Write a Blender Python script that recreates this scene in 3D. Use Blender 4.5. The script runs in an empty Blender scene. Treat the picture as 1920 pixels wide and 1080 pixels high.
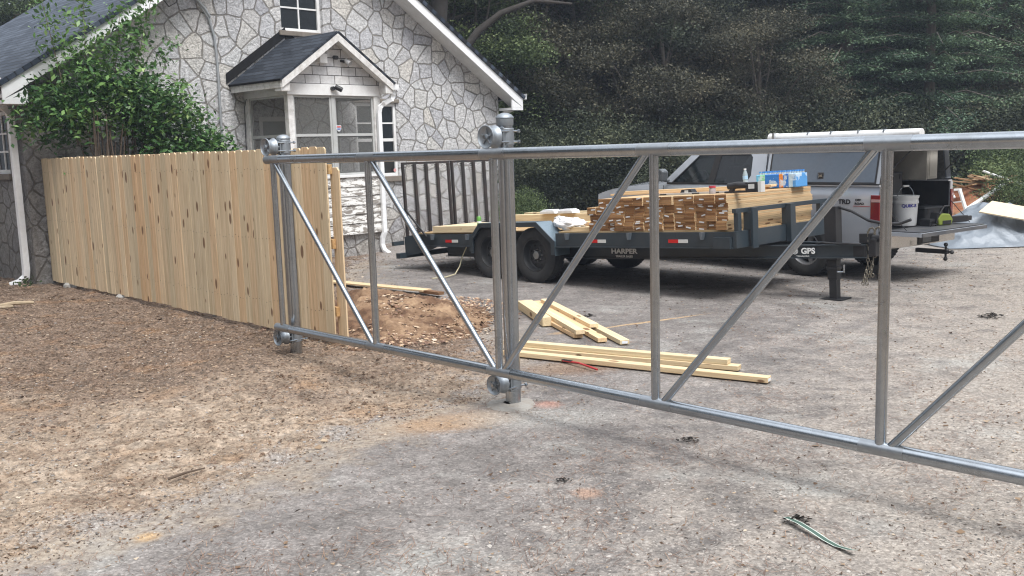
import bpy, bmesh, math, random
import numpy as np
from mathutils import Vector, Matrix, noise
R = math.radians
random.seed(7); rng = np.random.default_rng(7)
S = bpy.context.scene
COL = S.collection
# ------------------------------------------------------------ camera
cd = bpy.data.cameras.new('camera'); cam = bpy.data.objects.new('camera', cd); COL.objects.link(cam); S.camera = cam
FPX = 1814.25; PT = R(8.1366); RL = R(1.7533)
F = Vector((0, math.cos(PT), -math.sin(PT))); R0 = Vector((1, 0, 0)); U0 = R0.cross(F)
Rv = R0*math.cos(RL)-U0*math.sin(RL); Uv = R0*math.sin(RL)+U0*math.cos(RL)
m = Matrix((Rv, Uv, -F)).transposed().to_4x4(); m.translation = (0, 0, 1.7515)
cam.matrix_world = m; cd.sensor_width = 36; cd.lens = 36*FPX/1920; cd.clip_end = 1000; cd.clip_start = .05
# ------------------------------------------------------------ world, sun, exposure
SUN_EL, SUN_AZ = 58, 150          # azimuth clockwise from +Y (north)
w = bpy.data.worlds.new('World'); S.world = w; w.use_nodes = True
nt = w.node_tree; bg = nt.nodes['Background']
sky = nt.nodes.new('ShaderNodeTexSky'); sky.sky_type = 'NISHITA'; sky.sun_disc = False
sky.sun_elevation = R(SUN_EL); sky.sun_rotation = R(SUN_AZ); sky.dust_density = 3.0; sky.air_density = 1.0
hs = nt.nodes.new('ShaderNodeHueSaturation'); hs.inputs['Saturation'].default_value = .42
nt.links.new(sky.outputs[0], hs.inputs['Color']); 
# thin bright broken cloud over the clear sky, brighter overhead than at the horizon
tc = nt.nodes.new('ShaderNodeTexCoord'); nz = nt.nodes.new('ShaderNodeTexNoise'); nz.inputs['Scale'].default_value = 1.6; nz.inputs['Detail'].default_value = 5
nt.links.new(tc.outputs['Generated'], nz.inputs['Vector'])
rp = nt.nodes.new('ShaderNodeValToRGB'); rp.color_ramp.elements[0].position = .35; rp.color_ramp.elements[0].color = (.35, .35, .35, 1); rp.color_ramp.elements[1].position = .65; rp.color_ramp.elements[1].color = (.95, .95, .95, 1); nt.links.new(nz.outputs['Fac'], rp.inputs[0])
sx_ = nt.nodes.new('ShaderNodeSeparateXYZ'); nt.links.new(tc.outputs['Generated'], sx_.inputs[0])
rz = nt.nodes.new('ShaderNodeValToRGB'); rz.color_ramp.elements[0].position = .05; rz.color_ramp.elements[0].color = (3.2, 3.4, 3.7, 1); rz.color_ramp.elements[1].position = .95; rz.color_ramp.elements[1].color = (20.0, 20.8, 22.0, 1); nt.links.new(sx_.outputs[2], rz.inputs[0])
mxw = nt.nodes.new('ShaderNodeMix'); mxw.data_type = 'RGBA'; nt.links.new(rp.outputs[0], mxw.inputs[0]); nt.links.new(hs.outputs[0], mxw.inputs[6]); nt.links.new(rz.outputs[0], mxw.inputs[7])
nt.links.new(mxw.outputs[2], bg.inputs[0]); bg.inputs[1].default_value = .095
sl = bpy.data.lights.new('sun', 'SUN'); sl.energy = 2.8; sl.angle = R(24); sl.color = (1, .985, .965)
so = bpy.data.objects.new('sun', sl); COL.objects.link(so)
sd = Vector((math.sin(R(SUN_AZ))*math.cos(R(SUN_EL)), math.cos(R(SUN_AZ))*math.cos(R(SUN_EL)), math.sin(R(SUN_EL))))
so.rotation_euler = sd.to_track_quat('Z', 'Y').to_euler(); so.location = (0, 0, 30)
S.view_settings.view_transform = 'Standard'; S.view_settings.look = 'None'; S.view_settings.gamma = 1
S.view_settings.exposure = .5
S.cycles.filter_width = 1.15; S.cycles.max_bounces = 6; S.cycles.transparent_max_bounces = 12

# ------------------------------------------------------------ helpers
class MB:
    def __init__(s): s.v = []; s.f = []; s.r = []; s.cur = 0.5
    def add(s, vs, fs, M=None):
        b = len(s.v)
        for p in vs:
            p = Vector(p)
            s.v.append(tuple(M @ p) if M is not None else tuple(p))
        for f in fs: s.f.append([i+b for i in f]); s.r.append(s.cur)
    def box(s, x0, x1, y0, y1, z0, z1, M=None):
        s.add([(x0,y0,z0),(x1,y0,z0),(x1,y1,z0),(x0,y1,z0),(x0,y0,z1),(x1,y0,z1),(x1,y1,z1),(x0,y1,z1)],
              [(0,3,2,1),(4,5,6,7),(0,1,5,4),(1,2,6,5),(2,3,7,6),(3,0,4,7)], M); return s
    def prism(s, poly, y0, y1, M=None):       # poly in XZ, extruded in Y
        n = len(poly)
        s.add([(x, y0, z) for x, z in poly]+[(x, y1, z) for x, z in poly],
              [list(range(n)), list(range(2*n-1, n-1, -1))]+[(i, i+n, (i+1) % n+n, (i+1) % n) for i in range(n)], M); return s
    def prismz(s, poly, z0, z1, M=None):
        n = len(poly)
        s.add([(x, y, z0) for x, y in poly]+[(x, y, z1) for x, y in poly],
              [list(range(n-1, -1, -1)), list(range(n, 2*n))]+[(i, (i+1) % n, (i+1) % n+n, i+n) for i in range(n)], M); return s
    def path(s, pts, rad, n=10, cap=True, M=None):
        pts = [Vector(p) for p in pts]; rs = rad if isinstance(rad, (list, tuple)) else [rad]*len(pts)
        rings = []; ref = None
        for i, p in enumerate(pts):
            t = ((pts[min(i+1, len(pts)-1)]-pts[max(i-1, 0)])).normalized()
            if ref is None: ref = t.orthogonal().normalized()
            a = (ref-t*ref.dot(t)).normalized(); ref = a; b = t.cross(a)
            rings.append([p+(a*math.cos(2*math.pi*k/n)+b*math.sin(2*math.pi*k/n))*rs[i] for k in range(n)])
        vs = [q for r_ in rings for q in r_]; fs = []
        for i in range(len(pts)-1):
            for k in range(n): fs.append((i*n+k, i*n+(k+1) % n, (i+1)*n+(k+1) % n, (i+1)*n+k))
        if cap: fs.append(list(range(n-1, -1, -1))); fs.append([(len(pts)-1)*n+k for k in range(n)])
        s.add(vs, fs, M); return s
    def lathe(s, prof, n=24, M=None):          # prof (r, z) around Z, closed ends if r = 0
        vs = []; fs = []
        for r_, z in prof:
            for k in range(n): a = 2*math.pi*k/n; vs.append((r_*math.cos(a), r_*math.sin(a), z))
        for i in range(len(prof)-1):
            for k in range(n): fs.append((i*n+k, i*n+(k+1) % n, (i+1)*n+(k+1) % n, (i+1)*n+k))
        s.add(vs, fs, M); return s
    def bar(s, p, q, wx, wz, up=(0, 0, 1)):    # rectangular bar from p to q
        p = Vector(p); q = Vector(q); t = (q-p); L = t.length; t.normalize()
        u = Vector(up); a = t.cross(u).normalized(); b = a.cross(t)
        M = Matrix((a, t, b)).transposed().to_4x4(); M.translation = p
        s.box(-wx/2, wx/2, 0, L, -wz/2, wz/2, M); return s
    def build(s, name, mat, parent=None, M=None, smooth=False, bevel=0, angle=40, noob=False):
        me = bpy.data.meshes.new(name); me.from_pydata(s.v, [], s.f); me.update()
        at = me.attributes.new('rnd', 'FLOAT', 'FACE'); at.data.foreach_set('value', np.array(s.r, dtype=np.float32))
        o = bpy.data.objects.new(name, me); COL.objects.link(o)
        if mat: me.materials.append(mat)
        if parent: o.parent = parent
        if M is not None: o.matrix_local = M
        if smooth:
            me.polygons.foreach_set('use_smooth', [True]*len(me.polygons))
            try: me.set_sharp_from_angle(angle=R(angle))
            except Exception: pass
        if bevel:
            bm = bmesh.new(); bm.from_mesh(me); bmesh.ops.recalc_face_normals(bm, faces=bm.faces); bm.to_mesh(me); bm.free()
            md = o.modifiers.new('bevel', 'BEVEL'); md.width = bevel; md.segments = 2; md.limit_method = 'ANGLE'
        return o
def tag(o, label=None, cat=None, group=None, kind=None):
    if label: o['label'] = label
    if cat: o['category'] = cat
    if group: o['group'] = group
    if kind: o['kind'] = kind
    return o
def empty(name, loc=(0, 0, 0), rz=0):
    o = bpy.data.objects.new(name, None); COL.objects.link(o); o.location = loc; o.rotation_euler = (0, 0, rz); o.empty_display_size = .2
    return o
def dup(o, parent=None):
    c = o.copy(); COL.objects.link(c)
    if parent is not None: c.parent = parent
    for ch in list(o.children): dup(ch, c)
    return c
def np_mesh(name, V, Fq, rnd, mat, parent=None, smooth=False):
    V = np.asarray(V, dtype=np.float32); Fq = np.asarray(Fq, dtype=np.int32); k = Fq.shape[1]
    me = bpy.data.meshes.new(name); me.vertices.add(len(V)); me.vertices.foreach_set('co', V.ravel())
    me.loops.add(Fq.size); me.loops.foreach_set('vertex_index', Fq.ravel())
    me.polygons.add(len(Fq)); me.polygons.foreach_set('loop_start', np.arange(0, Fq.size, k, dtype=np.int32))
    try: me.polygons.foreach_set('loop_total', np.full(len(Fq), k, dtype=np.int32))
    except Exception: pass
    me.update(calc_edges=True)
    if smooth: me.polygons.foreach_set('use_smooth', np.ones(len(Fq), dtype=bool))
    if rnd is not None:
        at = me.attributes.new('rnd', 'FLOAT', 'FACE'); at.data.foreach_set('value', np.asarray(rnd, dtype=np.float32))
    me.materials.append(mat)
    o = bpy.data.objects.new(name, me); COL.objects.link(o)
    if parent: o.parent = parent
    return o
def rotz(a): return Matrix.Rotation(a, 4, 'Z')
def TM(x, y, z): return Matrix.Translation((x, y, z))

# ------------------------------------------------------------ material helper
class N:
    def __init__(s, name):
        s.m = bpy.data.materials.new(name); s.m.use_nodes = True; s.t = s.m.node_tree
        s.b = s.t.nodes['Principled BSDF']; s.out = s.t.nodes['Material Output']
        s.co = None
    def n(s, typ, **kw):
        x = s.t.nodes.new('ShaderNode'+typ)
        for k, v in kw.items():
            if k.startswith('i_'): x.inputs[k[2:].replace('_', ' ')].default_value = v
            else: setattr(x, k, v)
        return x
    def l(s, a, b): s.t.links.new(a, b)
    def coord(s, scale=(1, 1, 1), rot=(0, 0, 0), kind='Object', loc=(0, 0, 0)):
        if s.co is None: s.co = s.t.nodes.new('ShaderNodeTexCoord')
        mp = s.n('Mapping'); mp.inputs['Scale'].default_value = scale; mp.inputs['Rotation'].default_value = rot; mp.inputs['Location'].default_value = loc
        s.l(s.co.outputs[kind], mp.inputs[0]); return mp.outputs[0]
    def noise(s, scale, detail=4, rough=.55, vec=None, dist=0):
        x = s.n('TexNoise'); x.inputs['Scale'].default_value = scale; x.inputs['Detail'].default_value = detail
        x.inputs['Roughness'].default_value = rough; x.inputs['Distortion'].default_value = dist
        s.l(vec if vec is not None else s.coord(), x.inputs['Vector']); return x.outputs['Fac']
    def vor(s, scale, feat='F1', vec=None, out='Distance', dim='3D', rnd=1):
        x = s.n('TexVoronoi', feature=feat, voronoi_dimensions=dim); x.inputs['Scale'].default_value = scale
        x.inputs['Randomness'].default_value = rnd
        s.l(vec if vec is not None else s.coord(), x.inputs['Vector']); return x.outputs[out]
    def ramp(s, fac, stops, interp='LINEAR'):
        x = s.n('ValToRGB'); cr = x.color_ramp; cr.interpolation = interp
        while len(cr.elements) < len(stops): cr.elements.new(.5)
        for e, (p, c) in zip(cr.elements, stops):
            e.position = p; e.color = (c, c, c, 1) if isinstance(c, (int, float)) else (*c, 1)
        s.l(fac, x.inputs[0]); return x.outputs[0]
    def mix(s, fac, a, b, mode='MIX'):
        x = s.n('Mix', data_type='RGBA', blend_type=mode, clamp_factor=True)
        for i, v in ((0, fac), (6, a), (7, b)):
            if isinstance(v, (int, float)): x.inputs[i].default_value = v if i == 0 else (v, v, v, 1)
            elif isinstance(v, (tuple, list)): x.inputs[i].default_value = (*v, 1)
            else: s.l(v, x.inputs[i])
        return x.outputs[2]
    def math(s, op, a, b=0, clamp=False):
        x = s.n('Math', operation=op, use_clamp=clamp)
        for i, v in ((0, a), (1, b)):
            if isinstance(v, (int, float)): x.inputs[i].default_value = v
            else: s.l(v, x.inputs[i])
        return x.outputs[0]
    def attr(s, name='rnd'):
        x = s.n('Attribute'); x.attribute_name = name; return x.outputs['Fac']
    def objrnd(s): return s.n('ObjectInfo').outputs['Random']
    def col(s, c):
        if isinstance(c, (tuple, list)): s.b.inputs['Base Color'].default_value = (*c, 1)
        else: s.l(c, s.b.inputs['Base Color'])
        return s
    def set(s, rough=None, metal=None, spec=None, coat=None, trans=None):
        for k, v in (('Roughness', rough), ('Metallic', metal), ('Specular IOR Level', spec), ('Coat Weight', coat), ('Transmission Weight', trans)):
            if v is None: continue
            if isinstance(v, (int, float)): s.b.inputs[k].default_value = v
            else: s.l(v, s.b.inputs[k])
        return s
    def bump(s, h, strength=.5, dist=.01):
        x = s.n('Bump'); x.inputs['Strength'].default_value = strength; x.inputs['Distance'].default_value = dist
        s.l(h, x.inputs['Height']); s.l(x.outputs[0], s.b.inputs['Normal']); return s

def paint(name, c, rough=.45, metal=0, dirt=.25, dirtc=(.16, .13, .1), coat=0, sc=3.0, bump=.0):
    n = N(name); a = n.noise(sc, 6, .65); b = n.noise(sc*9, 4, .6)
    k = n.math('MULTIPLY', n.ramp(a, [(.42, 0.0), (.75, 1.0)]), dirt)
    cc = n.mix(k, c, dirtc); cc = n.mix(.18, cc, n.ramp(b, [(.3, .55), (.7, 1.0)]), 'MULTIPLY')
    n.col(cc).set(rough=n.math('ADD', n.math('MULTIPLY', a, .25), rough-.12), metal=metal, coat=coat)
    if bump: n.bump(b, bump, .004)
    return n.m
def galv(name, c=(.40, .43, .46), rough=.25):
    n = N(name); v = n.vor(45, out='Color'); a = n.noise(5, 5, .6)
    g = n.n('SeparateColor'); n.l(v, g.inputs[0])
    cc = n.mix(.25, c, n.ramp(g.outputs[0], [(0, (.29, .315, .34)), (1, (.44, .47, .50))]))
    cc = n.mix(n.ramp(a, [(.52, 0.0), (.75, .35)]), cc, (.22, .22, .22))
    n.col(cc).set(metal=1.0, rough=n.math('ADD', n.math('MULTIPLY', a, .16), rough-.08))
    return n.m
def wood(name, axis=2, base=((.50, .36, .19), (.66, .51, .30)), knots=True, scale=1.0, obj=False):
    n = N(name); s1 = [14*scale]*3; s1[axis] = .55*scale
    r = n.attr(); ob = n.objrnd() if obj else None
    off = n.n('CombineXYZ'); rr = n.math('ADD', r, ob) if obj else r
    for i in range(3): n.l(n.math('MULTIPLY', rr, 37.3+11*i), off.inputs[i])
    base_v = n.coord()
    add = n.n('VectorMath', operation='ADD'); n.l(base_v, add.inputs[0]); n.l(off.outputs[0], add.inputs[1])
    def mp(sc):
        x = n.n('Mapping'); x.inputs['Scale'].default_value = sc; n.l(add.outputs[0], x.inputs[0]); return x.outputs[0]
    g = n.noise(2.2, 6, .6, mp(s1), .6); g2 = n.noise(9, 3, .6, mp(s1))
    c = n.ramp(g, [(.3, base[0]), (.68, base[1])])
    c = n.mix(.30, c, n.ramp(g2, [(.35, (.62, .50, .36)), (.6, (1, 1, 1))]), 'MULTIPLY')
    # per board tint: greenish, reddish, pale
    t = n.ramp(n.math('FRACT', n.math('MULTIPLY', rr, 7.13)), [(0, (.84, .83, .77)), (.3, (1.05, 1.0, .93)), (.5, (1.0, .84, .70)), (.68, (.86, .86, .82)), (.85, (1.1, 1.06, 1.0)), (1, (.96, .78, .62))])
    c = n.mix(1.0, c, t, 'MULTIPLY')
    if knots:
        sk = [8.5]*3; sk[axis] = 3.4
        v = n.n('TexVoronoi', feature='F1'); v.inputs['Scale'].default_value = 1.15*scale; n.l(mp(sk), v.inputs['Vector'])
        sp = n.n('SeparateColor'); n.l(v.outputs['Color'], sp.inputs[0])
        th = n.math('MULTIPLY', n.math('SUBTRACT', sp.outputs[0], .2), .38)
        k = n.math('MULTIPLY', n.math('SUBTRACT', th, v.outputs['Distance']), 16, True)
        c = n.mix(n.math('MULTIPLY', k, .85), c, (.13, .055, .022))
    n.col(c).set(rough=.72, spec=.3); n.bump(g2, .25, .003)
    return n.m
def simple(name, c, rough=.6, metal=0, **k):
    n = N(name); a = n.noise(12, 4); n.col(n.mix(.25, c, n.ramp(a, [(.3, .6), (.7, 1.0)]), 'MULTIPLY')).set(rough=rough, metal=metal, **k); return n.m
def leafmat(name, stops, rough=.5, trans=.25, tint=.3):
    n = N(name); r = n.attr(); c = n.ramp(r, stops); ob = n.objrnd()
    big = n.noise(.45, 3, .5)
    c = n.mix(tint, c, n.ramp(big, [(.35, (.45, .5, .5)), (.65, (1.25, 1.15, 1.0))]), 'MULTIPLY')
    n.col(c).set(rough=rough, spec=.22)
    if trans:
        tr = n.n('BsdfTranslucent'); n.l(c, tr.inputs[0]); mx = n.n('MixShader'); mx.inputs[0].default_value = trans
        n.l(n.b.outputs[0], mx.inputs[1]); n.l(tr.outputs[0], mx.inputs[2]); n.l(mx.outputs[0], n.out.inputs[0])
    return n.m

# ------------------------------------------------------------ ground
EDGE = [(-9, .5), (-3.4, 2.6), (-2.31, 4.09), (-2.08, 4.32), (-1.85, 4.64), (-1.64, 4.92), (-1.58, 5.17), (-1.42, 5.29), (-1.15, 5.77), (-.94, 6.2), (-.55, 6.5),
        (-.3, 6.75), (-.25, 7.4), (-.1, 8.4), (-.5, 9.4), (-.9, 10.8), (-1.6, 11.9), (-2.2, 13), (-2.55, 14.2), (-1.9, 16.2), (1, 17.2), (6, 17.4), (14, 17.0), (30, 17.5)]
def edge_x(y):
    for i in range(len(EDGE)-6):
        if EDGE[i][1] <= y < EDGE[i+1][1]:
            (a, b), (c, d) = EDGE[i], EDGE[i+1]; return a+(c-a)*(y-b)/(d-b)
    return -2.5
def is_drive(x, y):
    n1 = noise.noise(Vector((x*1.7, y*1.7, 3)))*.16+noise.noise(Vector((x*7, y*7, 5)))*.05
    if y > 16.0+n1*6+.15*math.sin(x): return False
    if y < .5: return x > -9
    return x > edge_x(y)+n1
def gz(x, y):
    e = x-edge_x(min(max(y, .6), 15)); d = 1/(1+math.exp(e*9))
    h = noise.fractal(Vector((x*.7, y*.7, 0)), .8, 2.2, 3)*.035*d + noise.fractal(Vector((x*5, y*5, 1)), .9, 2.1, 3)*(.003+.020*d)
    h += (.5-abs(noise.noise(Vector((x*13, y*13, 2)))))*(.001+.016*d)+noise.noise(Vector((x*34, y*34, 7)))*(.0012+.0085*d)
    # rutted soil near the posts and the mound
    h += .05*math.exp(-((x+2.3)**2+(y-8.0)**2)/.35) - .03*math.exp(-((x+.9)**2+(y-7.6)**2)/.5)
    return h-.015*d
def gnd_mat(kind):
    n = N(kind); P = n.coord((1, 1, 1)); sp = n.n('SeparateXYZ'); n.l(P, sp.inputs[0]); X, Y = sp.outputs[0], sp.outputs[1]
    big = n.noise(.8, 5, .6); mid = n.noise(3.2, 6, .65); fine = n.noise(26, 5, .7); vf = n.noise(120, 3, .7)
    agg = n.vor(85, out='Color'); sa = n.n('SeparateColor'); n.l(agg, sa.inputs[0]); ag = sa.outputs[0]
    if kind == 'ground':
        c = n.ramp(mid, [(.3, (.30, .22, .16)), (.48, (.46, .355, .265)), (.66, (.60, .49, .385))])
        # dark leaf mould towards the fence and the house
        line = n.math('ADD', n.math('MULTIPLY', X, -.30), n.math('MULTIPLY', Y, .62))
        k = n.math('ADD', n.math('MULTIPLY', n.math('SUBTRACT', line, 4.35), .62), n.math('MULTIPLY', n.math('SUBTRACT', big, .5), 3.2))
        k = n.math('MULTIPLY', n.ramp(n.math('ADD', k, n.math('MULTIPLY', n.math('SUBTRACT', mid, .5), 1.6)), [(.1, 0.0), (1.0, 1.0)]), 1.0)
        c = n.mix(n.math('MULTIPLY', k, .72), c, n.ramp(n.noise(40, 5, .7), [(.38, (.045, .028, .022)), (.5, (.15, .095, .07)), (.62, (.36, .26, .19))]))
        ox = n.ramp(n.noise(1.7, 4, .6, n.coord(loc=(3, 1, 0))), [(.56, 0.0), (.7, .45)])
        c = n.mix(ox, c, (.45, .25, .12))
        c = n.mix(.7, c, n.ramp(fine, [(.36, .42), (.56, 1.06)]), 'MULTIPLY'); c = n.mix(.35, c, n.ramp(ag, [(0, .5), (.8, 1.15)]), 'MULTIPLY'); c = n.mix(.7, c, n.ramp(n.noise(8, 5, .7, dist=1.0), [(.4, .5), (.55, 1.1)]), 'MULTIPLY')
        ee = n.ramp(n.math('ADD', n.attr('edge'), n.math('MULTIPLY', n.math('SUBTRACT', mid, .5), 1.3)), [(.0, 0.0), (.5, 0.0)]); e0 = n.math('ADD', n.math('ADD', n.attr('edge'), .5), n.math('MULTIPLY', n.math('SUBTRACT', mid, .5), 1.6))
        c = n.mix(n.ramp(e0, [(.32, 0.0), (.62, .8)]), c, n.ramp(ag, [(0, (.17, .155, .145)), (.7, (.36, .33, .31)), (1, (.55, .52, .49))]))
        n.col(c).set(rough=.95, spec=.15); n.bump(n.math('ADD', n.math('MULTIPLY', mid, 1.5), n.math('ADD', fine, n.math('MULTIPLY', vf, .5))), 1.0, .022)
    else:
        c = n.ramp(big, [(.35, (.215, .195, .182)), (.65, (.295, .268, .25))])
        c = n.mix(.75, c, n.ramp(mid, [(.32, .72), (.66, 1.14)]), 'MULTIPLY'); c = n.mix(.45, c, n.ramp(n.noise(9, 5, .7, dist=.8), [(.4, .6), (.56, 1.1)]), 'MULTIPLY')
        # sandy dust drifting in from the right foreground and along the edge
        dst = n.math('ADD', n.math('MULTIPLY', n.math('SUBTRACT', X, 1.0), .30), n.math('MULTIPLY', n.math('SUBTRACT', 7.0, Y), .16))
        kd = n.ramp(n.math('ADD', dst, n.math('MULTIPLY', n.math('SUBTRACT', mid, .5), 1.8)), [(.1, 0.0), (.8, .8)])
        c = n.mix(n.math('MULTIPLY', kd, .85), c, n.ramp(fine, [(.3, (.33, .285, .24)), (.7, (.52, .46, .395))]))
        pale = n.ramp(n.noise(1.1, 5, .65, n.coord(loc=(7, 2, 0))), [(.55, 0.0), (.68, .6)]); c = n.mix(pale, c, (.42, .41, .38))
        stain = n.ramp(n.noise(2.0, 4, .6, n.coord(loc=(1, 9, 0))), [(.60, 0.0), (.72, .6)]); c = n.mix(stain, c, (.11, .10, .10))
        def blob(x, y, r, colr, amt, sx=1, sy=1, rot=0):
            mp = n.n('Mapping', vector_type='TEXTURE'); mp.inputs['Location'].default_value = (x, y, 0); mp.inputs['Rotation'].default_value = (0, 0, rot); mp.inputs['Scale'].default_value = (sx*r, sy*r, 1)
            n.l(P, mp.inputs[0]); ln = n.n('VectorMath', operation='LENGTH'); n.l(mp.outputs[0], ln.inputs[0])
            f = n.math('SUBTRACT', 1.25, n.math('ADD', ln.outputs['Value'], n.math('MULTIPLY', fine, .9)))
            return n.mix(n.math('MULTIPLY', n.math('MULTIPLY', f, 2.2, True), amt), c, colr)
        c = blob(1.35, 9.55, 1.0, (.62, .42, .23), .75, 1.15, .05, .50)      # saw dust streak
        c = blob(.55, 9.15, .3, (.62, .42, .23), .6, 1.2, .35, .4)
        c = blob(.22, 6.5, .16, (.60, .30, .22), .55); c = blob(.35, 4.75, .12, (.55, .33, .22), .5)
        c = blob(-.45, 6.15, .6, (.46, .28, .14), .6, 1.3, .6, .3); c = blob(-1.75, 4.35, .10, (.56, .34, .14), .8)
        c = blob(.45, 7.6, .55, (.23, .15, .10), .8, 1.2, .7, .0); c = blob(.15, 6.2, .7, (.50, .48, .44), .5, 1.2, .6)
        c = n.mix(.5, c, n.ramp(fine, [(.32, .5), (.6, 1.08)]), 'MULTIPLY'); c = n.mix(.6, c, n.ramp(ag, [(0, .5), (.5, .95), (.85, 1.1), (1, 1.6)]), 'MULTIPLY')
        e0 = n.math('ADD', n.math('ADD', n.attr('edge'), .2), n.math('MULTIPLY', n.math('SUBTRACT', mid, .5), 1.5))
        c = n.mix(n.ramp(e0, [(.12, .85), (.62, 0.0)]), c, n.ramp(fine, [(.35, (.22, .17, .13)), (.6, (.46, .385, .30))]))
        n.col(c).set(rough=.9, spec=.22); n.bump(n.math('ADD', ag, n.math('MULTIPLY', fine, 1.6)), 1.0, .008)
    return n.m
def make_ground():
    ts = np.arange(-1.0, 1.0, .0052); ys = [1.6]
    while ys[-1] < 32: ys.append(ys[-1]*1.0052)
    ys = np.array(ys); nx = len(ts); ny = len(ys)
    V = np.zeros((ny*nx, 3), np.float32); dr = np.zeros(ny*nx, bool); i = 0
    for y in ys:
        for t in ts:
            x = float(t*y); V[i] = (x, y, gz(x, float(y))); dr[i] = is_drive(x, float(y)); i += 1
    I = np.arange(ny*nx).reshape(ny, nx)
    Q = np.stack([I[:-1, :-1], I[:-1, 1:], I[1:, 1:], I[1:, :-1]], -1).reshape(-1, 4)
    d = dr[Q[:, 0]]
    EDv = np.array([(x-edge_x(min(max(y, .6), 15)))*.7 for x, y, z in V], dtype=np.float32)
    def sub(Qs):
        u, inv = np.unique(Qs, return_inverse=True); return V[u], inv.reshape(Qs.shape), EDv[u]
    def eda(o, e):
        at = o.data.attributes.new('edge', 'FLOAT', 'POINT'); at.data.foreach_set('value', np.asarray(e, dtype=np.float32)); return o
    v, q, e_ = sub(Q[~d]); k = len(v); e_ = np.concatenate([e_, np.full(4, -5)])
    v = np.vstack([v, [(-250, -120, -.12), (250, -120, -.12), (250, 330, -.12), (-250, 330, -.12)]]); q = np.vstack([q, [[k, k+1, k+2, k+3]]])
    tag(eda(np_mesh('ground', v, q, None, gnd_mat('ground'), smooth=True), e_), kind='structure')
    v, q, e_ = sub(Q[d]); tag(eda(np_mesh('driveway', v, q, None, gnd_mat('driveway'), smooth=True), e_), kind='structure')
make_ground()

def inview(x, y, m=.06): return y > 2.5 and abs(x/y) < .56+m
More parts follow.
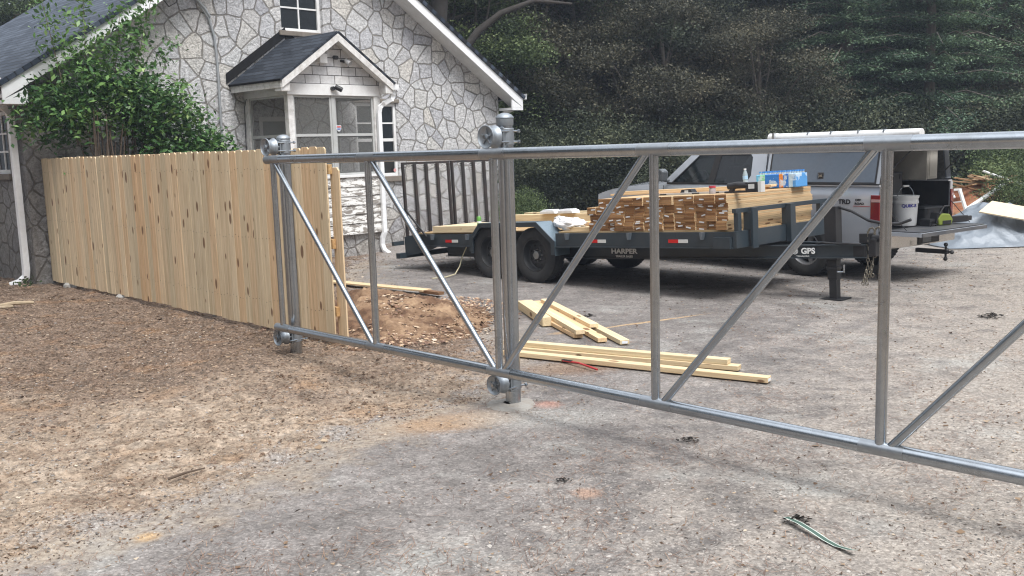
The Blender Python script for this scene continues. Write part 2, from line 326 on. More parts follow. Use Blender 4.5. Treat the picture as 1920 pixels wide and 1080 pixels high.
# leaf litter, gravel, needles: nobody could count these
def scatter_litter():
    lm = N('dead_leaves'); c = lm.ramp(lm.attr(), [(0, (.055, .035, .025)), (.35, (.15, .095, .06)), (.7, (.27, .19, .125)), (.92, (.40, .31, .22)), (1, (.55, .46, .36))]); lm.col(c).set(rough=.85, spec=.2)
    V = []; Fq = []; r_ = []
    tries = 0
    while len(Fq) < 62000 and tries < 420000:
        tries += 1
        y = 3.2+13.5*random.random()**1.25; x = random.uniform(-.62, .62)*y
        ex = x-edge_x(min(y, 15)); p = noise.noise(Vector((x*1.3, y*1.3, 8)))+.5*noise.noise(Vector((x*4, y*4, 9)))
        if ex < 0: dens = .30+max(0, (-.30*x+.62*y-4.3))*.30+.8*max(0, p)
        else: dens = .05+.10*max(0, p)+.05*(y > 11)+.55*math.exp(-ex*6)+(.35 if (y > 14.2 and x < 3) else 0)+.10*max(0, min(1, (x-1.5)*.5))
        if random.random() > dens: continue
        s = (.0035+.011*random.random()**2)*(1+.045*max(0, y-5)); a = random.random()*6.28; z = gz(x, y)+random.uniform(.0, .006)
        if random.random() < .012: s *= 2.0
        ca, sa = math.cos(a)*s, math.sin(a)*s; tx = random.uniform(-.6, .6)*s; k = len(V); asp = random.uniform(.2, .6); q = random.uniform(-.5, .5)
        V += [(x-ca, y-sa, z+abs(tx)), (x+sa*asp+ca*q, y-ca*asp+sa*q, z-.001), (x+ca, y+sa, z+abs(tx)*.7), (x-sa*asp*random.uniform(.2, 1)-ca*q, y+ca*asp, z+.6*s*random.random())]
        Fq.append((k, k+1, k+2, k+3)); r_.append(random.random()**(1.1 if ex < 0 else 1.3))
    tag(np_mesh('leaf_litter', V, Fq, r_, lm.m), 'fallen brown leaves and bark chips scattered over the bare soil and driveway', 'leaf litter', kind='stuff')
    pm = N('pebbles'); c = pm.ramp(pm.attr(), [(0, (.06, .056, .052)), (.25, (.17, .155, .14)), (.75, (.29, .26, .235)), (1, (.43, .40, .365))]); pm.col(c).set(rough=.85)
    base = [(1, 0, 0), (.3, .9, 0), (-.8, .6, 0), (-.9, -.5, 0), (.2, -1, 0), (.1, .05, .7)]
    V = []; Fq = []; r_ = []; tries = 0; np_ = 0
    while np_ < 42000 and tries < 420000:
        tries += 1
        y = 3.2+8*random.random()**1.6; x = random.uniform(-.6, .6)*y; ex = x-edge_x(min(y, 15))
        p = noise.noise(Vector((x*1.2, y*1.2, 20)))+.5*noise.noise(Vector((x*5, y*5, 21)))
        corner = max(0, min(1, (x*.6+(4.9-y)*.9)))
        if ex < 0: dens = .18+.9*max(0, p)+.9*math.exp(ex*5)
        else: dens = .16+.25*max(0, p)+.8*corner*(p > -.15)+.9*math.exp(-abs(ex)*9)
        if random.random() > dens: continue
        s = .002+.005*random.random()**2
        if random.random() < (.10 if ex < 0 or corner > .2 or abs(ex) < .12 else .02): s = random.uniform(.006, .0135)
        a = random.random()*6.28; ca, sa = math.cos(a), math.sin(a); z = gz(x, y)-.001; k = len(V)
        e1, e2 = random.uniform(.7, 1.5), random.uniform(.6, 1.1)
        for (px, py, pz) in base:
            px *= s*e1*random.uniform(.8, 1.2); py *= s*e2*random.uniform(.8, 1.2); V.append((x+px*ca-py*sa, y+px*sa+py*ca, z+pz*s*.9))
        rr = random.random(); np_ += 1
        for i in range(5): Fq.append((k+i, k+(i+1) % 5, k+5)); r_.append(rr)
    tag(np_mesh('gravel', V, Fq, r_, pm.m), 'loose pale pebbles and grit lying on the dirt and driveway', 'gravel', kind='stuff')
    nm = N('needles'); nm.col(nm.ramp(nm.attr(), [(0, (.06, .03, .02)), (.6, (.22, .12, .08)), (1, (.36, .23, .15))])).set(rough=.8)
    V = []; Fq = []; r_ = []; tries = 0
    while len(Fq) < 12000 and tries < 200000:
        tries += 1
        y = 3.2+7*random.random(); x = random.uniform(-.6, .6)*y; p = noise.noise(Vector((x*1.6, y*1.6, 40)))
        if random.random() > .18+.9*max(0, p)*2: continue
        L = random.uniform(.012, .045); a = random.random()*3.14; wd = .0009; z = gz(x, y)+.004; dx, dy = math.cos(a)*L, math.sin(a)*L
        k = len(V); V += [(x-dx-dy/L*wd, y-dy+dx/L*wd, z), (x-dx+dy/L*wd, y-dy-dx/L*wd, z), (x+dx+dy/L*wd, y+dy-dx/L*wd, z+.006), (x+dx-dy/L*wd, y+dy+dx/L*wd, z+.006)]
        Fq.append((k, k+1, k+2, k+3)); r_.append(random.random())
    tag(np_mesh('pine_needles', V, Fq, r_, nm.m), 'fine reddish pine needles strewn over the driveway', 'pine needles', kind='stuff')
scatter_litter()
cm = N('soil_clods'); cm.col(cm.ramp(cm.attr(), [(0, (.07, .045, .032)), (.5, (.17, .115, .08)), (1, (.34, .25, .18))])).set(rough=.95, spec=.1)
V = []; Fq = []; r_ = []; k_ = 0
while k_ < 5200:
    y = 3.6+9*random.random()**1.2; x = random.uniform(-.6, .1)*y; ex = x-edge_x(min(y, 15)); p = noise.noise(Vector((x*1.4, y*1.4, 60)))+.6*noise.noise(Vector((x*5, y*5, 61)))
    if ex > .08 or random.random() > .12+1.2*max(0, p)+.8*math.exp(-((x+1.2)**2+(y-8)**2)/1.5): 
        k_ += .02; continue
    s_ = random.uniform(.004, .012)*(1.7 if random.random() < .12 and y > 5.5 else 1)*min(1.2, y/6); z = gz(x, y); a = random.random()*6.28; ca, sa = math.cos(a), math.sin(a); k = len(V)
    for (px, py, pz) in ((1, 0, 0), (.3, .9, .1), (-.8, .6, 0), (-.9, -.5, .1), (.2, -1, 0), (.45, .2, .62), (-.35, -.1, .7)):
        px *= s_*random.uniform(.7, 1.4); py *= s_*random.uniform(.6, 1.1); V.append((x+px*ca-py*sa, y+px*sa+py*ca, z-.002+pz*s_*random.uniform(.7, 1.1)))
    rr = random.random(); k_ += 1
    for f in ((0, 1, 5), (1, 2, 5), (2, 6, 5), (2, 3, 6), (3, 4, 6), (4, 0, 5), (4, 5, 6)): Fq.append((k+f[0], k+f[1], k+f[2])); r_.append(rr)
tag(np_mesh('soil_clods', V, Fq, r_, cm.m), 'small crumbled clods of earth on the dug soil along the fence and gate', 'soil clods', kind='stuff')

# ------------------------------------------------------------ shared materials
M_galv = galv('galvanised_pipe'); M_cast = galv('cast_aluminium', (.34, .37, .40), .60)
M_white = paint('weathered_white_paint', (.80, .80, .79), .6, dirt=.25, dirtc=(.30, .27, .23), sc=5)
M_gutter = paint('white_gutter', (.86, .87, .88), .35, dirt=.15, dirtc=(.42, .38, .33), sc=2)
M_picket = wood('picket_wood', 2, ((.53, .425, .29), (.79, .675, .50)))
M_lumX = wood('lumber_long', 0, ((.62, .50, .33), (.80, .69, .49)), obj=True)
M_steel = paint('slate_trailer_paint', (.028, .040, .050), .36, dirt=.22, dirtc=(.11, .10, .09), sc=4)
M_black = paint('black_steel', (.014, .014, .016), .5, dirt=.25, dirtc=(.07, .06, .055))
M_tyre = paint('tyre_rubber', (.018, .018, .019), .85, dirt=.5, dirtc=(.075, .068, .06), sc=6, bump=.4)
def glassmat(name, tint=(.02, .025, .028), alpha=.5, rough=.03):
    n = N(name); n.col(tint).set(rough=rough, spec=.6); tr = n.n('BsdfTransparent'); tr.inputs[0].default_value = (.55, .6, .6, 1)
    mx = n.n('MixShader'); mx.inputs[0].default_value = alpha; n.l(n.b.outputs[0], mx.inputs[1]); n.l(tr.outputs[0], mx.inputs[2]); n.l(mx.outputs[0], n.out.inputs[0]); return n.m
M_glass = glassmat('window_glass', alpha=.35)

# ------------------------------------------------------------ stone house
HK = Vector((-7.02, 14.215, 0)); HA = R(46.6)
house = tag(empty('stone_house', HK, HA), 'grey stone house with a steep gable, dark shingle roof and small white screened entrance porch', 'house')
def stone_mat():
    n = N('granite_rubble_wall'); P = n.coord(); sp = n.n('SeparateXYZ'); n.l(P, sp.inputs[0])
    cx = n.n('CombineXYZ'); n.l(n.math('SUBTRACT', sp.outputs[0], sp.outputs[1]), cx.inputs[0]); n.l(sp.outputs[2], cx.inputs[1])
    nz = n.n('TexNoise'); nz.inputs['Scale'].default_value = 1.3; nz.inputs['Detail'].default_value = 2; n.l(cx.outputs[0], nz.inputs['Vector'])
    vm = n.n('VectorMath', operation='MULTIPLY_ADD'); n.l(nz.outputs['Color'], vm.inputs[0]); vm.inputs[1].default_value = (.22, .20, 0); n.l(cx.outputs[0], vm.inputs[2])
    v = vm.outputs[0]
    ed = n.vor(3.3, 'DISTANCE_TO_EDGE', v, dim='2D', rnd=1.0); cell = n.vor(3.3, 'F1', v, 'Color', '2D', 1.0)
    sc = n.n('SeparateColor'); n.l(cell, sc.inputs[0])
    fine = n.noise(22, 6, .7, cx.outputs[0]); spk = n.noise(110, 3, .7, cx.outputs[0]); mid = n.noise(5, 5, .65, cx.outputs[0])
    st = n.ramp(sc.outputs[0], [(0, (.56, .56, .59)), (.25, (.78, .77, .76)), (.5, (.68, .68, .70)), (.7, (.78, .745, .69)), (.85, (.74, .74, .74)), (1, (.84, .83, .82))])
    chip = n.noise(13, 6, .75, cx.outputs[0], .7); st = n.mix(.7, st, n.ramp(fine, [(.34, .55), (.54, 1.1)]), 'MULTIPLY'); st = n.mix(.7, st, n.ramp(spk, [(.38, .42), (.50, 1.12)]), 'MULTIPLY'); st = n.mix(.6, st, n.ramp(chip, [(.38, .55), (.52, 1.08)]), 'MULTIPLY')
    wob = n.math('ADD', ed, n.math('MULTIPLY', n.math('SUBTRACT', fine, .5), .018))
    wob = n.math('ADD', wob, n.math('MULTIPLY', n.math('SUBTRACT', mid, .5), .05)); mort = n.ramp(wob, [(.019, 1.0), (.024, 0.0)])
    side = n.ramp(wob, [(.021, 0.0), (.026, 1.0), (.035, .7), (.052, 0.0)])
    c = n.mix(mort, st, n.mix(fine, (.30, .275, .245), (.56, .525, .48))); c = n.mix(n.math('MULTIPLY', side, n.ramp(mid, [(.35, .2), (.6, .85)])), c, (.10, .08, .065))
    # rain grime low on the wall
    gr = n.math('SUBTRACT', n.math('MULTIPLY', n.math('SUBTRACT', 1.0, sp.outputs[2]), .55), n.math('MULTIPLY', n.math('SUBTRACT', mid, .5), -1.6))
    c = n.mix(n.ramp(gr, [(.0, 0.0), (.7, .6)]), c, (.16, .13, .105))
    cor = n.math('ADD', n.math('MULTIPLY', n.math('SUBTRACT', 1.9, n.math('SUBTRACT', sp.outputs[0], n.math('MULTIPLY', n.math('ABSOLUTE', sp.outputs[1]), .3))), .5), n.math('MULTIPLY', n.math('SUBTRACT', mid, .5), 1.5))  # tree shade and grime, painted into the stone of left corner and side wall
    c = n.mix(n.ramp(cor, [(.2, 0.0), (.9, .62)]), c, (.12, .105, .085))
    por = n.ramp(n.math('ABSOLUTE', n.math('SUBTRACT', sp.outputs[0], 4.4)), [(0, 1.0), (.95, 1.0), (1.25, 0.0)])
    n.col(c).set(rough=.88, spec=.25)
    h = n.math('ADD', n.math('MULTIPLY', mort, 1.0), n.math('MULTIPLY', n.math('MINIMUM', n.math('MULTIPLY', wob, 22), 1.0), .7)); h = n.math('SUBTRACT', h, n.math('MULTIPLY', side, .9))
    h = n.math('ADD', h, n.math('ADD', n.math('MULTIPLY', fine, 1.2), n.math('MULTIPLY', chip, 2.4))); h = n.math('ADD', h, n.math('MULTIPLY', sc.outputs[1], .5)); n.bump(h, 1.0, .03)
    return n.m
M_stone = stone_mat()
APX, EZ, SLP = 4.98, 3.0, .625                  # apex x, wall height at eaves, roof slope
def topz(x): return EZ-.02+SLP*min(x, 2*APX-x) if 0 <= x <= 2*APX else 0
def wall_with_holes(xs, top, holes, y, z0, th=.25):
    mb = MB()
    for a, b in zip(xs[:-1], xs[1:]):
        zs = [(z0, None)]; hs_ = sorted([h for h in holes if h[0] <= a+1e-6 and h[1] >= b-1e-6], key=lambda h: h[2])
        z = z0; segs = []
        for h in hs_: segs.append((z, z, h[2], h[2])); z = h[3]
        segs.append((z, z, top(b), top(a)))
        for s0, s1, t1, t0 in segs: mb.add([(a, y, s0), (b, y, s1), (b, y, t1), (a, y, t0)], [(0, 1, 2, 3)])
    for h in holes:
        a, b, c, d = h; s = th
        mb.add([(a, y, c), (b, y, c), (b, y, d), (a, y, d), (a, y+s, c), (b, y+s, c), (b, y+s, d), (a, y+s, d)], [(0, 4, 5, 1), (1, 5, 6, 2), (2, 6, 7, 3), (3, 7, 4, 0)])
    return mb
HG = [(4.52, 5.42, 3.95, 5.15), (6.05, 7.06, 1.31, 2.72), (3.95, 4.75, .45, 2.45)]   # upper window, lower window, inner door
xs = sorted(set([0, 2*APX, APX]+[h[0] for h in HG]+[h[1] for h in HG]))
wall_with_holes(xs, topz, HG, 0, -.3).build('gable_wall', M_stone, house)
LW = (1.62, .62, 1.75, 2.62)
mb = MB(); y0, y1 = .0, 6.7
def quad(mb, *p): mb.add(p, [tuple(range(len(p)))])
hy0, hy1, hz0, hz1 = .60, 1.50, 1.62, 2.55
for a, b, c, d in ((0, hy0, -.3, EZ), (hy1, 6.7, -.3, EZ), (hy0, hy1, -.3, hz0), (hy0, hy1, hz1, EZ)):
    quad(mb, (0, b, c), (0, a, c), (0, a, d), (0, b, d))
mb.add([(0, hy0, hz0), (0, hy1, hz0), (0, hy1, hz1), (0, hy0, hz1), (.22, hy0, hz0), (.22, hy1, hz0), (.22, hy1, hz1), (.22, hy0, hz1)], [(0, 4, 5, 1), (1, 5, 6, 2), (2, 6, 7, 3), (3, 7, 4, 0)])
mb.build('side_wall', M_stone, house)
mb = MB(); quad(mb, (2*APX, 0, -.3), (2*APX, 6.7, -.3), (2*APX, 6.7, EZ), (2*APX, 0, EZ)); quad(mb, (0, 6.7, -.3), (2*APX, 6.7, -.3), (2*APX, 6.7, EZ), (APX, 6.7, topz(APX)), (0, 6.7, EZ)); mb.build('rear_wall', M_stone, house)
# dark rooms behind the windows
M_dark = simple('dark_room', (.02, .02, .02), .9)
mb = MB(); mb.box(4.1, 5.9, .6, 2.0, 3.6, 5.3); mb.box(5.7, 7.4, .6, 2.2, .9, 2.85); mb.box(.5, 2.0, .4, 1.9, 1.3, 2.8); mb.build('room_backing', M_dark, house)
def shingle_mat(name, w, h, c0=(.022, .032, .050), c1=(.070, .088, .118), bumpd=.012):
    n = N(name); br = n.n('TexBrick'); br.offset = .5; br.inputs['Scale'].default_value = 1; br.inputs['Brick Width'].default_value = w; br.inputs['Row Height'].default_value = h
    br.inputs['Mortar Size'].default_value = .006; br.inputs['Mortar Smooth'].default_value = .1; br.inputs['Bias'].default_value = 0
    br.inputs['Color1'].default_value = (*c0, 1); br.inputs['Color2'].default_value = (*c1, 1); br.inputs['Mortar'].default_value = (.008, .009, .012, 1)
    P = n.coord(); n.l(P, br.inputs['Vector'])
    sp = n.n('SeparateXYZ'); n.l(P, sp.inputs[0]); saw = n.math('FRACT', n.math('DIVIDE', sp.outputs[1], h))
    c = n.mix(.6, br.outputs['Color'], n.ramp(n.noise(60, 3, .7), [(.3, .55), (.7, 1.3)]), 'MULTIPLY')
    c = n.mix(n.math('MULTIPLY', n.ramp(saw, [(.0, 1.0), (.22, 0.0), (.95, 0.0), (1.0, 1.0)]), .9), c, (.006, .007, .01))
    n.col(c).set(rough=.8, spec=.35); n.bump(n.math('SUBTRACT', 1.0, saw), .9, bumpd); return n.m
M_shin = shingle_mat('dark_roof_shingles', .33, .135)
ang = math.atan(SLP); Ls = (APX+.38)/math.cos(ang); YF, YR = -.38, 6.75
def slab(name, mat, parent, org, along, up, L, W, th=.05, sub=0):   # local X along, local Y up the slope
    x = Vector(along).normalized(); y = Vector(up).normalized(); z = x.cross(y)
    if z.z < 0: x = -x; org = Vector(org)+Vector(along).normalized()*L; z = x.cross(y)
    M = Matrix((x, y, z)).transposed().to_4x4(); M.translation = Vector(org)
    return MB().box(0, L, 0, W, 0, th).build(name, mat, parent, M)
rf = []
for sx in (1, -1):
    x0 = -.38 if sx == 1 else 2*APX+.38
    z0 = EZ+.07-SLP*.38
    rf.append(slab('roof_slope', M_shin, house, (x0, YF-.055, z0), (0, 1, 0), (sx, 0, SLP), YR-YF+.055, Ls, .07))
# fascia boards and soffit along the rakes, gutters at the eaves
mbf = MB(); mbs = MB()
for sx in (1, -1):
    x0 = -.36 if sx == 1 else 2*APX+.36; xm = APX
    za = EZ+.065-SLP*.36; zb = EZ+.065+SLP*APX
    P = [(x0, za), (xm, zb), (xm, zb-.19), (x0, za-.19)]
    mbf.prism(P, YF+.005, YF-.02)
    mbs.prism([(x0, za-.12), (xm, zb-.12), (xm, zb-.16), (x0, za-.16)], YF+.006, -.002)
    a, b = (x0, x0+.34) if sx == 1 else (x0-.34, x0)
    mbf.box(a, b, YF-.02, -.003, za-.245, za-.192)
    mbf.prism([(a, za-.19), (b, za-.19), (b, za-.02) if sx == 1 else (b, za-.19), (a, za-.02) if sx == -1 else (a, za-.19)], YF-.018, YF+.02)
mbf.build('fascia', M_gutter, house); mbs.build('soffit', M_white, house)
for sx in (1, -1):
    x = -.42 if sx == 1 else 2*APX+.42; w_ = .065; mb = MB()
    mb.prism([(x-w_, 2.83), (x+w_, 2.83), (x+w_, 2.95), (x+w_-.008, 2.95), (x+w_-.008, 2.84), (x-w_+.01, 2.84), (x-w_-.02, 2.95), (x-w_-.028, 2.95)], YF-.02, YR)
    mb.build('gutter', M_gutter, house)
def downspout(name, pts, parent, wx=.085, wy=.062, mat=M_gutter):
    mb = MB(); pts = [Vector(p) for p in pts]
    ring = []
    for i, p in enumerate(pts):
        t = (pts[min(i+1, len(pts)-1)]-pts[max(i-1, 0)]).normalized()
        a = Vector((1, 0, 0)) if abs(t.x) < .75 else Vector((0, 1, 0)); a = (a-t*a.dot(t)).normalized(); b = t.cross(a)
        if abs(t.x) >= .75: a, b = b, a
        ring.append([p+a*sx*wx/2+b*sy*wy/2 for sx, sy in ((-1, -1), (1, -1), (1, 1), (-1, 1))])
    vs = [q for r_ in ring for q in r_]; fs = []
    for i in range(len(pts)-1):
        for k in range(4): fs.append((i*4+k, i*4+(k+1) % 4, (i+1)*4+(k+1) % 4, (i+1)*4+k))
    mb.add(vs, fs); return mb.build(name, mat, parent, bevel=.008)
downspout('downspout', [(-.42, .25, 2.84), (-.42, .25, 2.74), (-.36, .22, 2.66), (-.14, .17, 2.56), (-.08, .16, 2.46), (-.08, .16, 2.2), (-.08, .16, .2), (-.09, .17, .10), (-.16, .22, .02), (-.26, .30, -.02)], house, .09, .09)
downspout('downspout', [(2*APX+.42, -.25, 2.84), (2*APX+.42, -.25, 2.74), (2*APX+.36, -.2, 2.66), (2*APX+.14, -.02, 2.54), (2*APX+.07, .06, 2.44), (2*APX+.07, .1, 2.3), (2*APX+.07, .1, .1)], house)
# windows
def window(name, x0, x1, z0, z1, nx, nz, y, parent, axis='x', blinds=False, casing=.06):
    sgn = -1
    def bx(mb, a, b, y0, y1, c, d):
        if axis == 'x': mb.box(a, b, y0, y1, c, d)
        else: mb.box(y0, y1, a, b, c, d)
    fr = MB(); bx(fr, x0, x0+casing, y, y+.07, z0, z1); bx(fr, x1-casing, x1, y, y+.07, z0, z1); bx(fr, x0+casing, x1-casing, y, y+.07, z1-casing, z1); bx(fr, x0+casing, x1-casing, y, y+.07, z0, z0+casing)
    f = fr.build(name, M_white, parent, bevel=.004)
    a0, a1, b0, b1 = x0+casing, x1-casing, z0+casing, z1-casing
    mu = MB()
    for i in range(1, nx): c = a0+(a1-a0)*i/nx; bx(mu, c-.014, c+.014, y+.02, y+.055, b0, b1)
    for k in range(1, nz):
        c = b0+(b1-b0)*k/nz; t = .03 if (nz % 2 == 0 and k == nz//2) else .014
        bx(mu, a0, a1, y+.018, y+.057, c-t, c+t)
    mu.build('muntins', M_white, f); g = MB(); bx(g, a0, a1, y+.036, y+.041, b0, b1); g.build('pane', M_glass, f)
    if blinds:
        bl = MB(); z = b0+.02
        while z < b1: bx(bl, a0+.01, a1-.3, y+.12, y+.135, z, z+.018); z += .028
        bl.build('blinds', M_white, f)
    return f
window('upper_window', 4.52, 5.42, 3.95, 5.15, 2, 3, .08, house)
window('lower_window', 6.05, 7.06, 1.31, 2.72, 2, 4, .03, house, blinds=True)
window('side_window', .60, 1.50, 1.62, 2.55, 3, 3, .03, house, 'y')
M_sill = paint('stone_sill', (.22, .19, .16), .9, dirt=.5, dirtc=(.08, .07, .05), bump=.6, sc=8)
for q in ((4.46, 5.48, -.05, .2, 3.86, 3.948), (5.98, 7.14, -.06, .2, 1.20, 1.308), (-.05, .2, .54, 1.56, 1.53, 1.618)): MB().box(*q).build('window_sill', M_sill, house, bevel=.012)
MB().box(5.98, 7.12, -.035, .06, 2.722, 2.80).build('lintel', M_sill, house, bevel=.012)
# cup left on the upper window sill
# inner door behind the porch
fd = MB(); fd.box(3.95, 4.03, .02, .12, .45, 2.45); fd.box(4.67, 4.75, .02, .12, .45, 2.45); fd.box(4.03, 4.67, .02, .12, 2.37, 2.45); d = fd.build('door_frame', M_white, house)
MB().box(4.03, 4.67, .08, .13, .45, 2.37).build('door', paint('grey_door', (.34, .36, .35), .6), d)
# conduit on the gable
MC = paint('conduit_grey', (.36, .38, .40), .5, metal=.3)
mb = MB(); mb.path([(2.62, -.04, 4.62), (2.75, -.05, 4.45), (2.93, -.05, 4.28), (3.10, -.04, 4.05), (3.18, -.04, 3.75), (3.2, -.04, 3.3), (3.19, -.04, 2.3), (3.19, -.04, 1.2)], .022, 8)
mb.path([(2.70, -.08, 4.60), (2.86, -.07, 4.35), (3.02, -.07, 4.20), (3.12, -.06, 4.06)], .02, 8)
cd_ = mb.build('conduit', MC, house, smooth=True)
mb = MB(); mb.path([(2.62, -.05, 4.62), (2.45, -.12, 4.30), (2.25, -.2, 4.25), (2.05, -.3, 4.35), (1.9, -.4, 4.55), (1.7, -.6, 5.0)], .011, 6); mb.path([(2.62, -.05, 4.62), (2.5, -.14, 4.24), (2.3, -.25, 4.14), (2.1, -.35, 4.3), (1.85, -.6, 4.9)], .008, 6)
mb.build('service_cable', M_black, house, smooth=True)
# ---- porch (moves with the house)
PX0, PX1, PY = 3.68, 5.60, -1.30; PZT = 2.90
M_screen = N('insect_screen')
_n = M_screen; _n.col((.20, .20, .19)).set(rough=.9); tr = _n.n('BsdfTransparent'); mx = _n.n('MixShader'); mx.inputs[0].default_value = .60
_n.l(_n.b.outputs[0], mx.inputs[1]); _n.l(tr.outputs[0], mx.inputs[2]); _n.l(mx.outputs[0], _n.out.inputs[0]); M_screen = _n.m
def peel():
    n = N('peeling_siding_paint'); a = n.noise(2.2, 8, .72, n.coord((2.2, 2, 9)), .8)
    c = n.mix(n.ramp(a, [(.50, 0.0), (.53, 1.0)]), (.75, .74, .71), (.24, .215, .19)); n.col(c).set(rough=.75); n.bump(n.ramp(a, [(.5, 1.0), (.53, 0.0)]), .5, .004); return n.m
M_peel = peel()
porch = MB().box(PX0+.05, PX1-.05, PY+.05, -.003, -.2, .43).build('porch', M_stone, house)
mb = MB()      # posts and beams
M_post = paint('flaking_post_paint', (.80, .79, .77), .65, dirt=.7, dirtc=(.30, .28, .25), sc=9)
for a, b, c, d in ((PX0, PX0+.11, PY, PY+.11), (PX1-.14, PX1, PY, PY+.11), (PX0, PX0+.10, -.11, -.004), (PX1-.1, PX1, -.11, -.004)): MB().box(a, b, c, d, 1.405, 2.745).build('post', M_post, porch, bevel=.004)
mb = MB(); mb.box(PX0-.01, PX1+.01, PY-.015, PY+.12, 2.747, 2.93); mb.box(PX0-.012, PX0+.1, PY+.122, -.004, 2.747, 2.93); mb.box(PX1-.1, PX1+.012, PY+.122, -.004, 2.747, 2.93); mb.build('beam', M_white, porch, bevel=.005)
mb = MB(); mb.box(PX0-.03, PX1+.03, PY-.04, PY+.14, 1.36, 1.403); mb.box(PX0-.032, PX0+.12, PY+.142, -.004, 1.36, 1.403); mb.box(PX1-.12, PX1+.032, PY+.142, -.004, 1.36, 1.403); mb.build('sill', M_white, porch, bevel=.004)
# lap siding below the screens
mb = MB(); nb = 6; hh = (1.358-.40)/nb
for i in range(nb):
    z = .40+i*hh; mb.cur = random.random()
    mb.prismz([(PX0, PY-.022), (PX1, PY-.022), (PX1, PY+.02), (PX0, PY+.02)], z, z+.012)
    mb.add([(PX0, PY-.022, z+.012), (PX1, PY-.022, z+.012), (PX1, PY-.004, z+hh), (PX0, PY-.004, z+hh), (PX0, PY+.02, z+hh), (PX1, PY+.02, z+hh)], [(0, 1, 2, 3), (3, 2, 5, 4)])
    mb.add([(PX0-.022, PY+.02, z), (PX0-.022, -.004, z), (PX0-.004, -.004, z+hh), (PX0-.004, PY+.02, z+hh)], [(1, 0, 3, 2)])
    mb.add([(PX1+.022, PY+.02, z), (PX1+.022, -.004, z), (PX1+.004, -.004, z+hh), (PX1+.004, PY+.02, z+hh)], [(0, 1, 2, 3)])
mb.box(PX0-.026, PX1+.026, PY-.028, PY+.03, .372, .4)
mb.build('siding', M_peel, porch)
# screens
def screen(x0, x1, z0, z1, y, ax='x', rail=2.09):
    t = .035; mb = MB()
    def bx(a, b, c, d, y0=y, y1=y+.025):
        if ax == 'x': mb.box(a, b, y0, y1, c, d)
        else: mb.box(y0, y1, a, b, c, d)
    bx(x0, x0+t, z0, z1); bx(x1-t, x1, z0, z1); bx(x0+t, x1-t, z1-t, z1); bx(x0+t, x1-t, z0, z0+t); bx(x0+t, x1-t, rail-.022, rail+.022)
    f = mb.build('screen_frame', M_scr, porch); g = MB()
    if ax == 'x': quad(g, (x0+t, y+.012, z0+t), (x1-t, y+.012, z0+t), (x1-t, y+.012, z1-t), (x0+t, y+.012, z1-t))
    else: quad(g, (y+.012, x0+t, z0+t), (y+.012, x1-t, z0+t), (y+.012, x1-t, z1-t), (y+.012, x0+t, z1-t))
    g.build('screen_mesh', M_screen, porch)
M_scr = paint('dull_aluminium', (.50, .51, .50), .5, dirt=.4, dirtc=(.25, .24, .22))
xc = (PX0+PX1)/2-.05
screen(PX0+.112, xc-.03, 1.406, 2.744, PY+.03); screen(xc+.03, PX1-.142, 1.406, 2.744, PY+.03)
MB().box(xc-.029, xc+.029, PY+.02, PY+.07, 1.406, 2.744).build('mullion', M_scr, porch)
for xx in (PX0+.03, PX1-.06):
    screen(PY+.112, -.112, 1.406, 2.744, xx, 'y')
# porch gable shingles, roof
def asb():
    n = N('asbestos_shingles'); br = n.n('TexBrick'); br.inputs['Scale'].default_value = 1; br.inputs['Brick Width'].default_value = .30; br.inputs['Row Height'].default_value = .145
    br.inputs['Mortar Size'].default_value = .007; br.inputs['Color1'].default_value = (.56, .56, .57, 1); br.inputs['Color2'].default_value = (.70, .69, .68, 1); br.inputs['Mortar'].default_value = (.06, .055, .05, 1)
    mp = n.coord(rot=(R(90), 0, 0)); cx = n.n('CombineXYZ'); sp = n.n('SeparateXYZ'); n.l(n.coord(), sp.inputs[0]); n.l(sp.outputs[0], cx.inputs[0]); n.l(n.math('SUBTRACT', sp.outputs[2], 2.935), cx.inputs[1]); n.l(cx.outputs[0], br.inputs['Vector'])
    c = n.mix(.5, br.outputs['Color'], n.ramp(n.noise(14, 5, .65), [(.3, .5), (.65, 1.05)]), 'MULTIPLY'); n.col(c).set(rough=.8); n.bump(br.outputs['Fac'], -.6, .012); return n.m
PR0, PR1, PRM, PSL = 3.44, 5.73, 4.585, .69
gz_ = lambda x: 2.985+PSL*(min(x-PR0, PR1-x))-.05
MB().prism([(PX0, 2.932), (PX1, 2.932), (PX1, gz_(PX1)), (PRM, gz_(PRM)), (PX0, gz_(PX0))], PY+.01, PY+.06).build('gable_shingles', asb(), porch)
M_shin2 = shingle_mat('porch_roof_shingles', .30, .115, (.012, .017, .026), (.045, .055, .072))
pang = math.atan(PSL); pl = (PRM-PR0+.03)/math.cos(pang)
for sx in (1, -1):
    x0 = PR0-.03 if sx == 1 else PR1+.03
    slab('porch_roof', M_shin2, porch, (x0, PY-.24, 2.965-.02), (0, 1, 0), (sx, 0, PSL), 1.24+.30, pl, .035)
mb = MB()
for sx in (1, -1):
    x0 = PR0 if sx == 1 else PR1; za = 2.958; zb = 2.958+PSL*(PRM-PR0)
    mb.prism([(x0, za), (PRM, zb), (PRM, zb-.125), (x0, za-.125)], PY-.235, PY-.21)
    a, b = (x0, x0+.16) if sx == 1 else (x0-.16, x0)
    mb.prism([(a, za-.17), (b, za-.17), (b, za-.03+(.07 if sx == 1 else -.0)), (a, za-.03+(.07 if sx == -1 else 0))], PY-.209, PY-.02)
    mb.box(x0-.01, x0+.012, PY-.205, -.01, za-.12, za-.01)
mb.build('porch_fascia', paint('flaking_fascia_paint', (.72, .71, .69), .65, dirt=.75, dirtc=(.33, .30, .27), sc=9), porch, bevel=.004)
mb = MB()
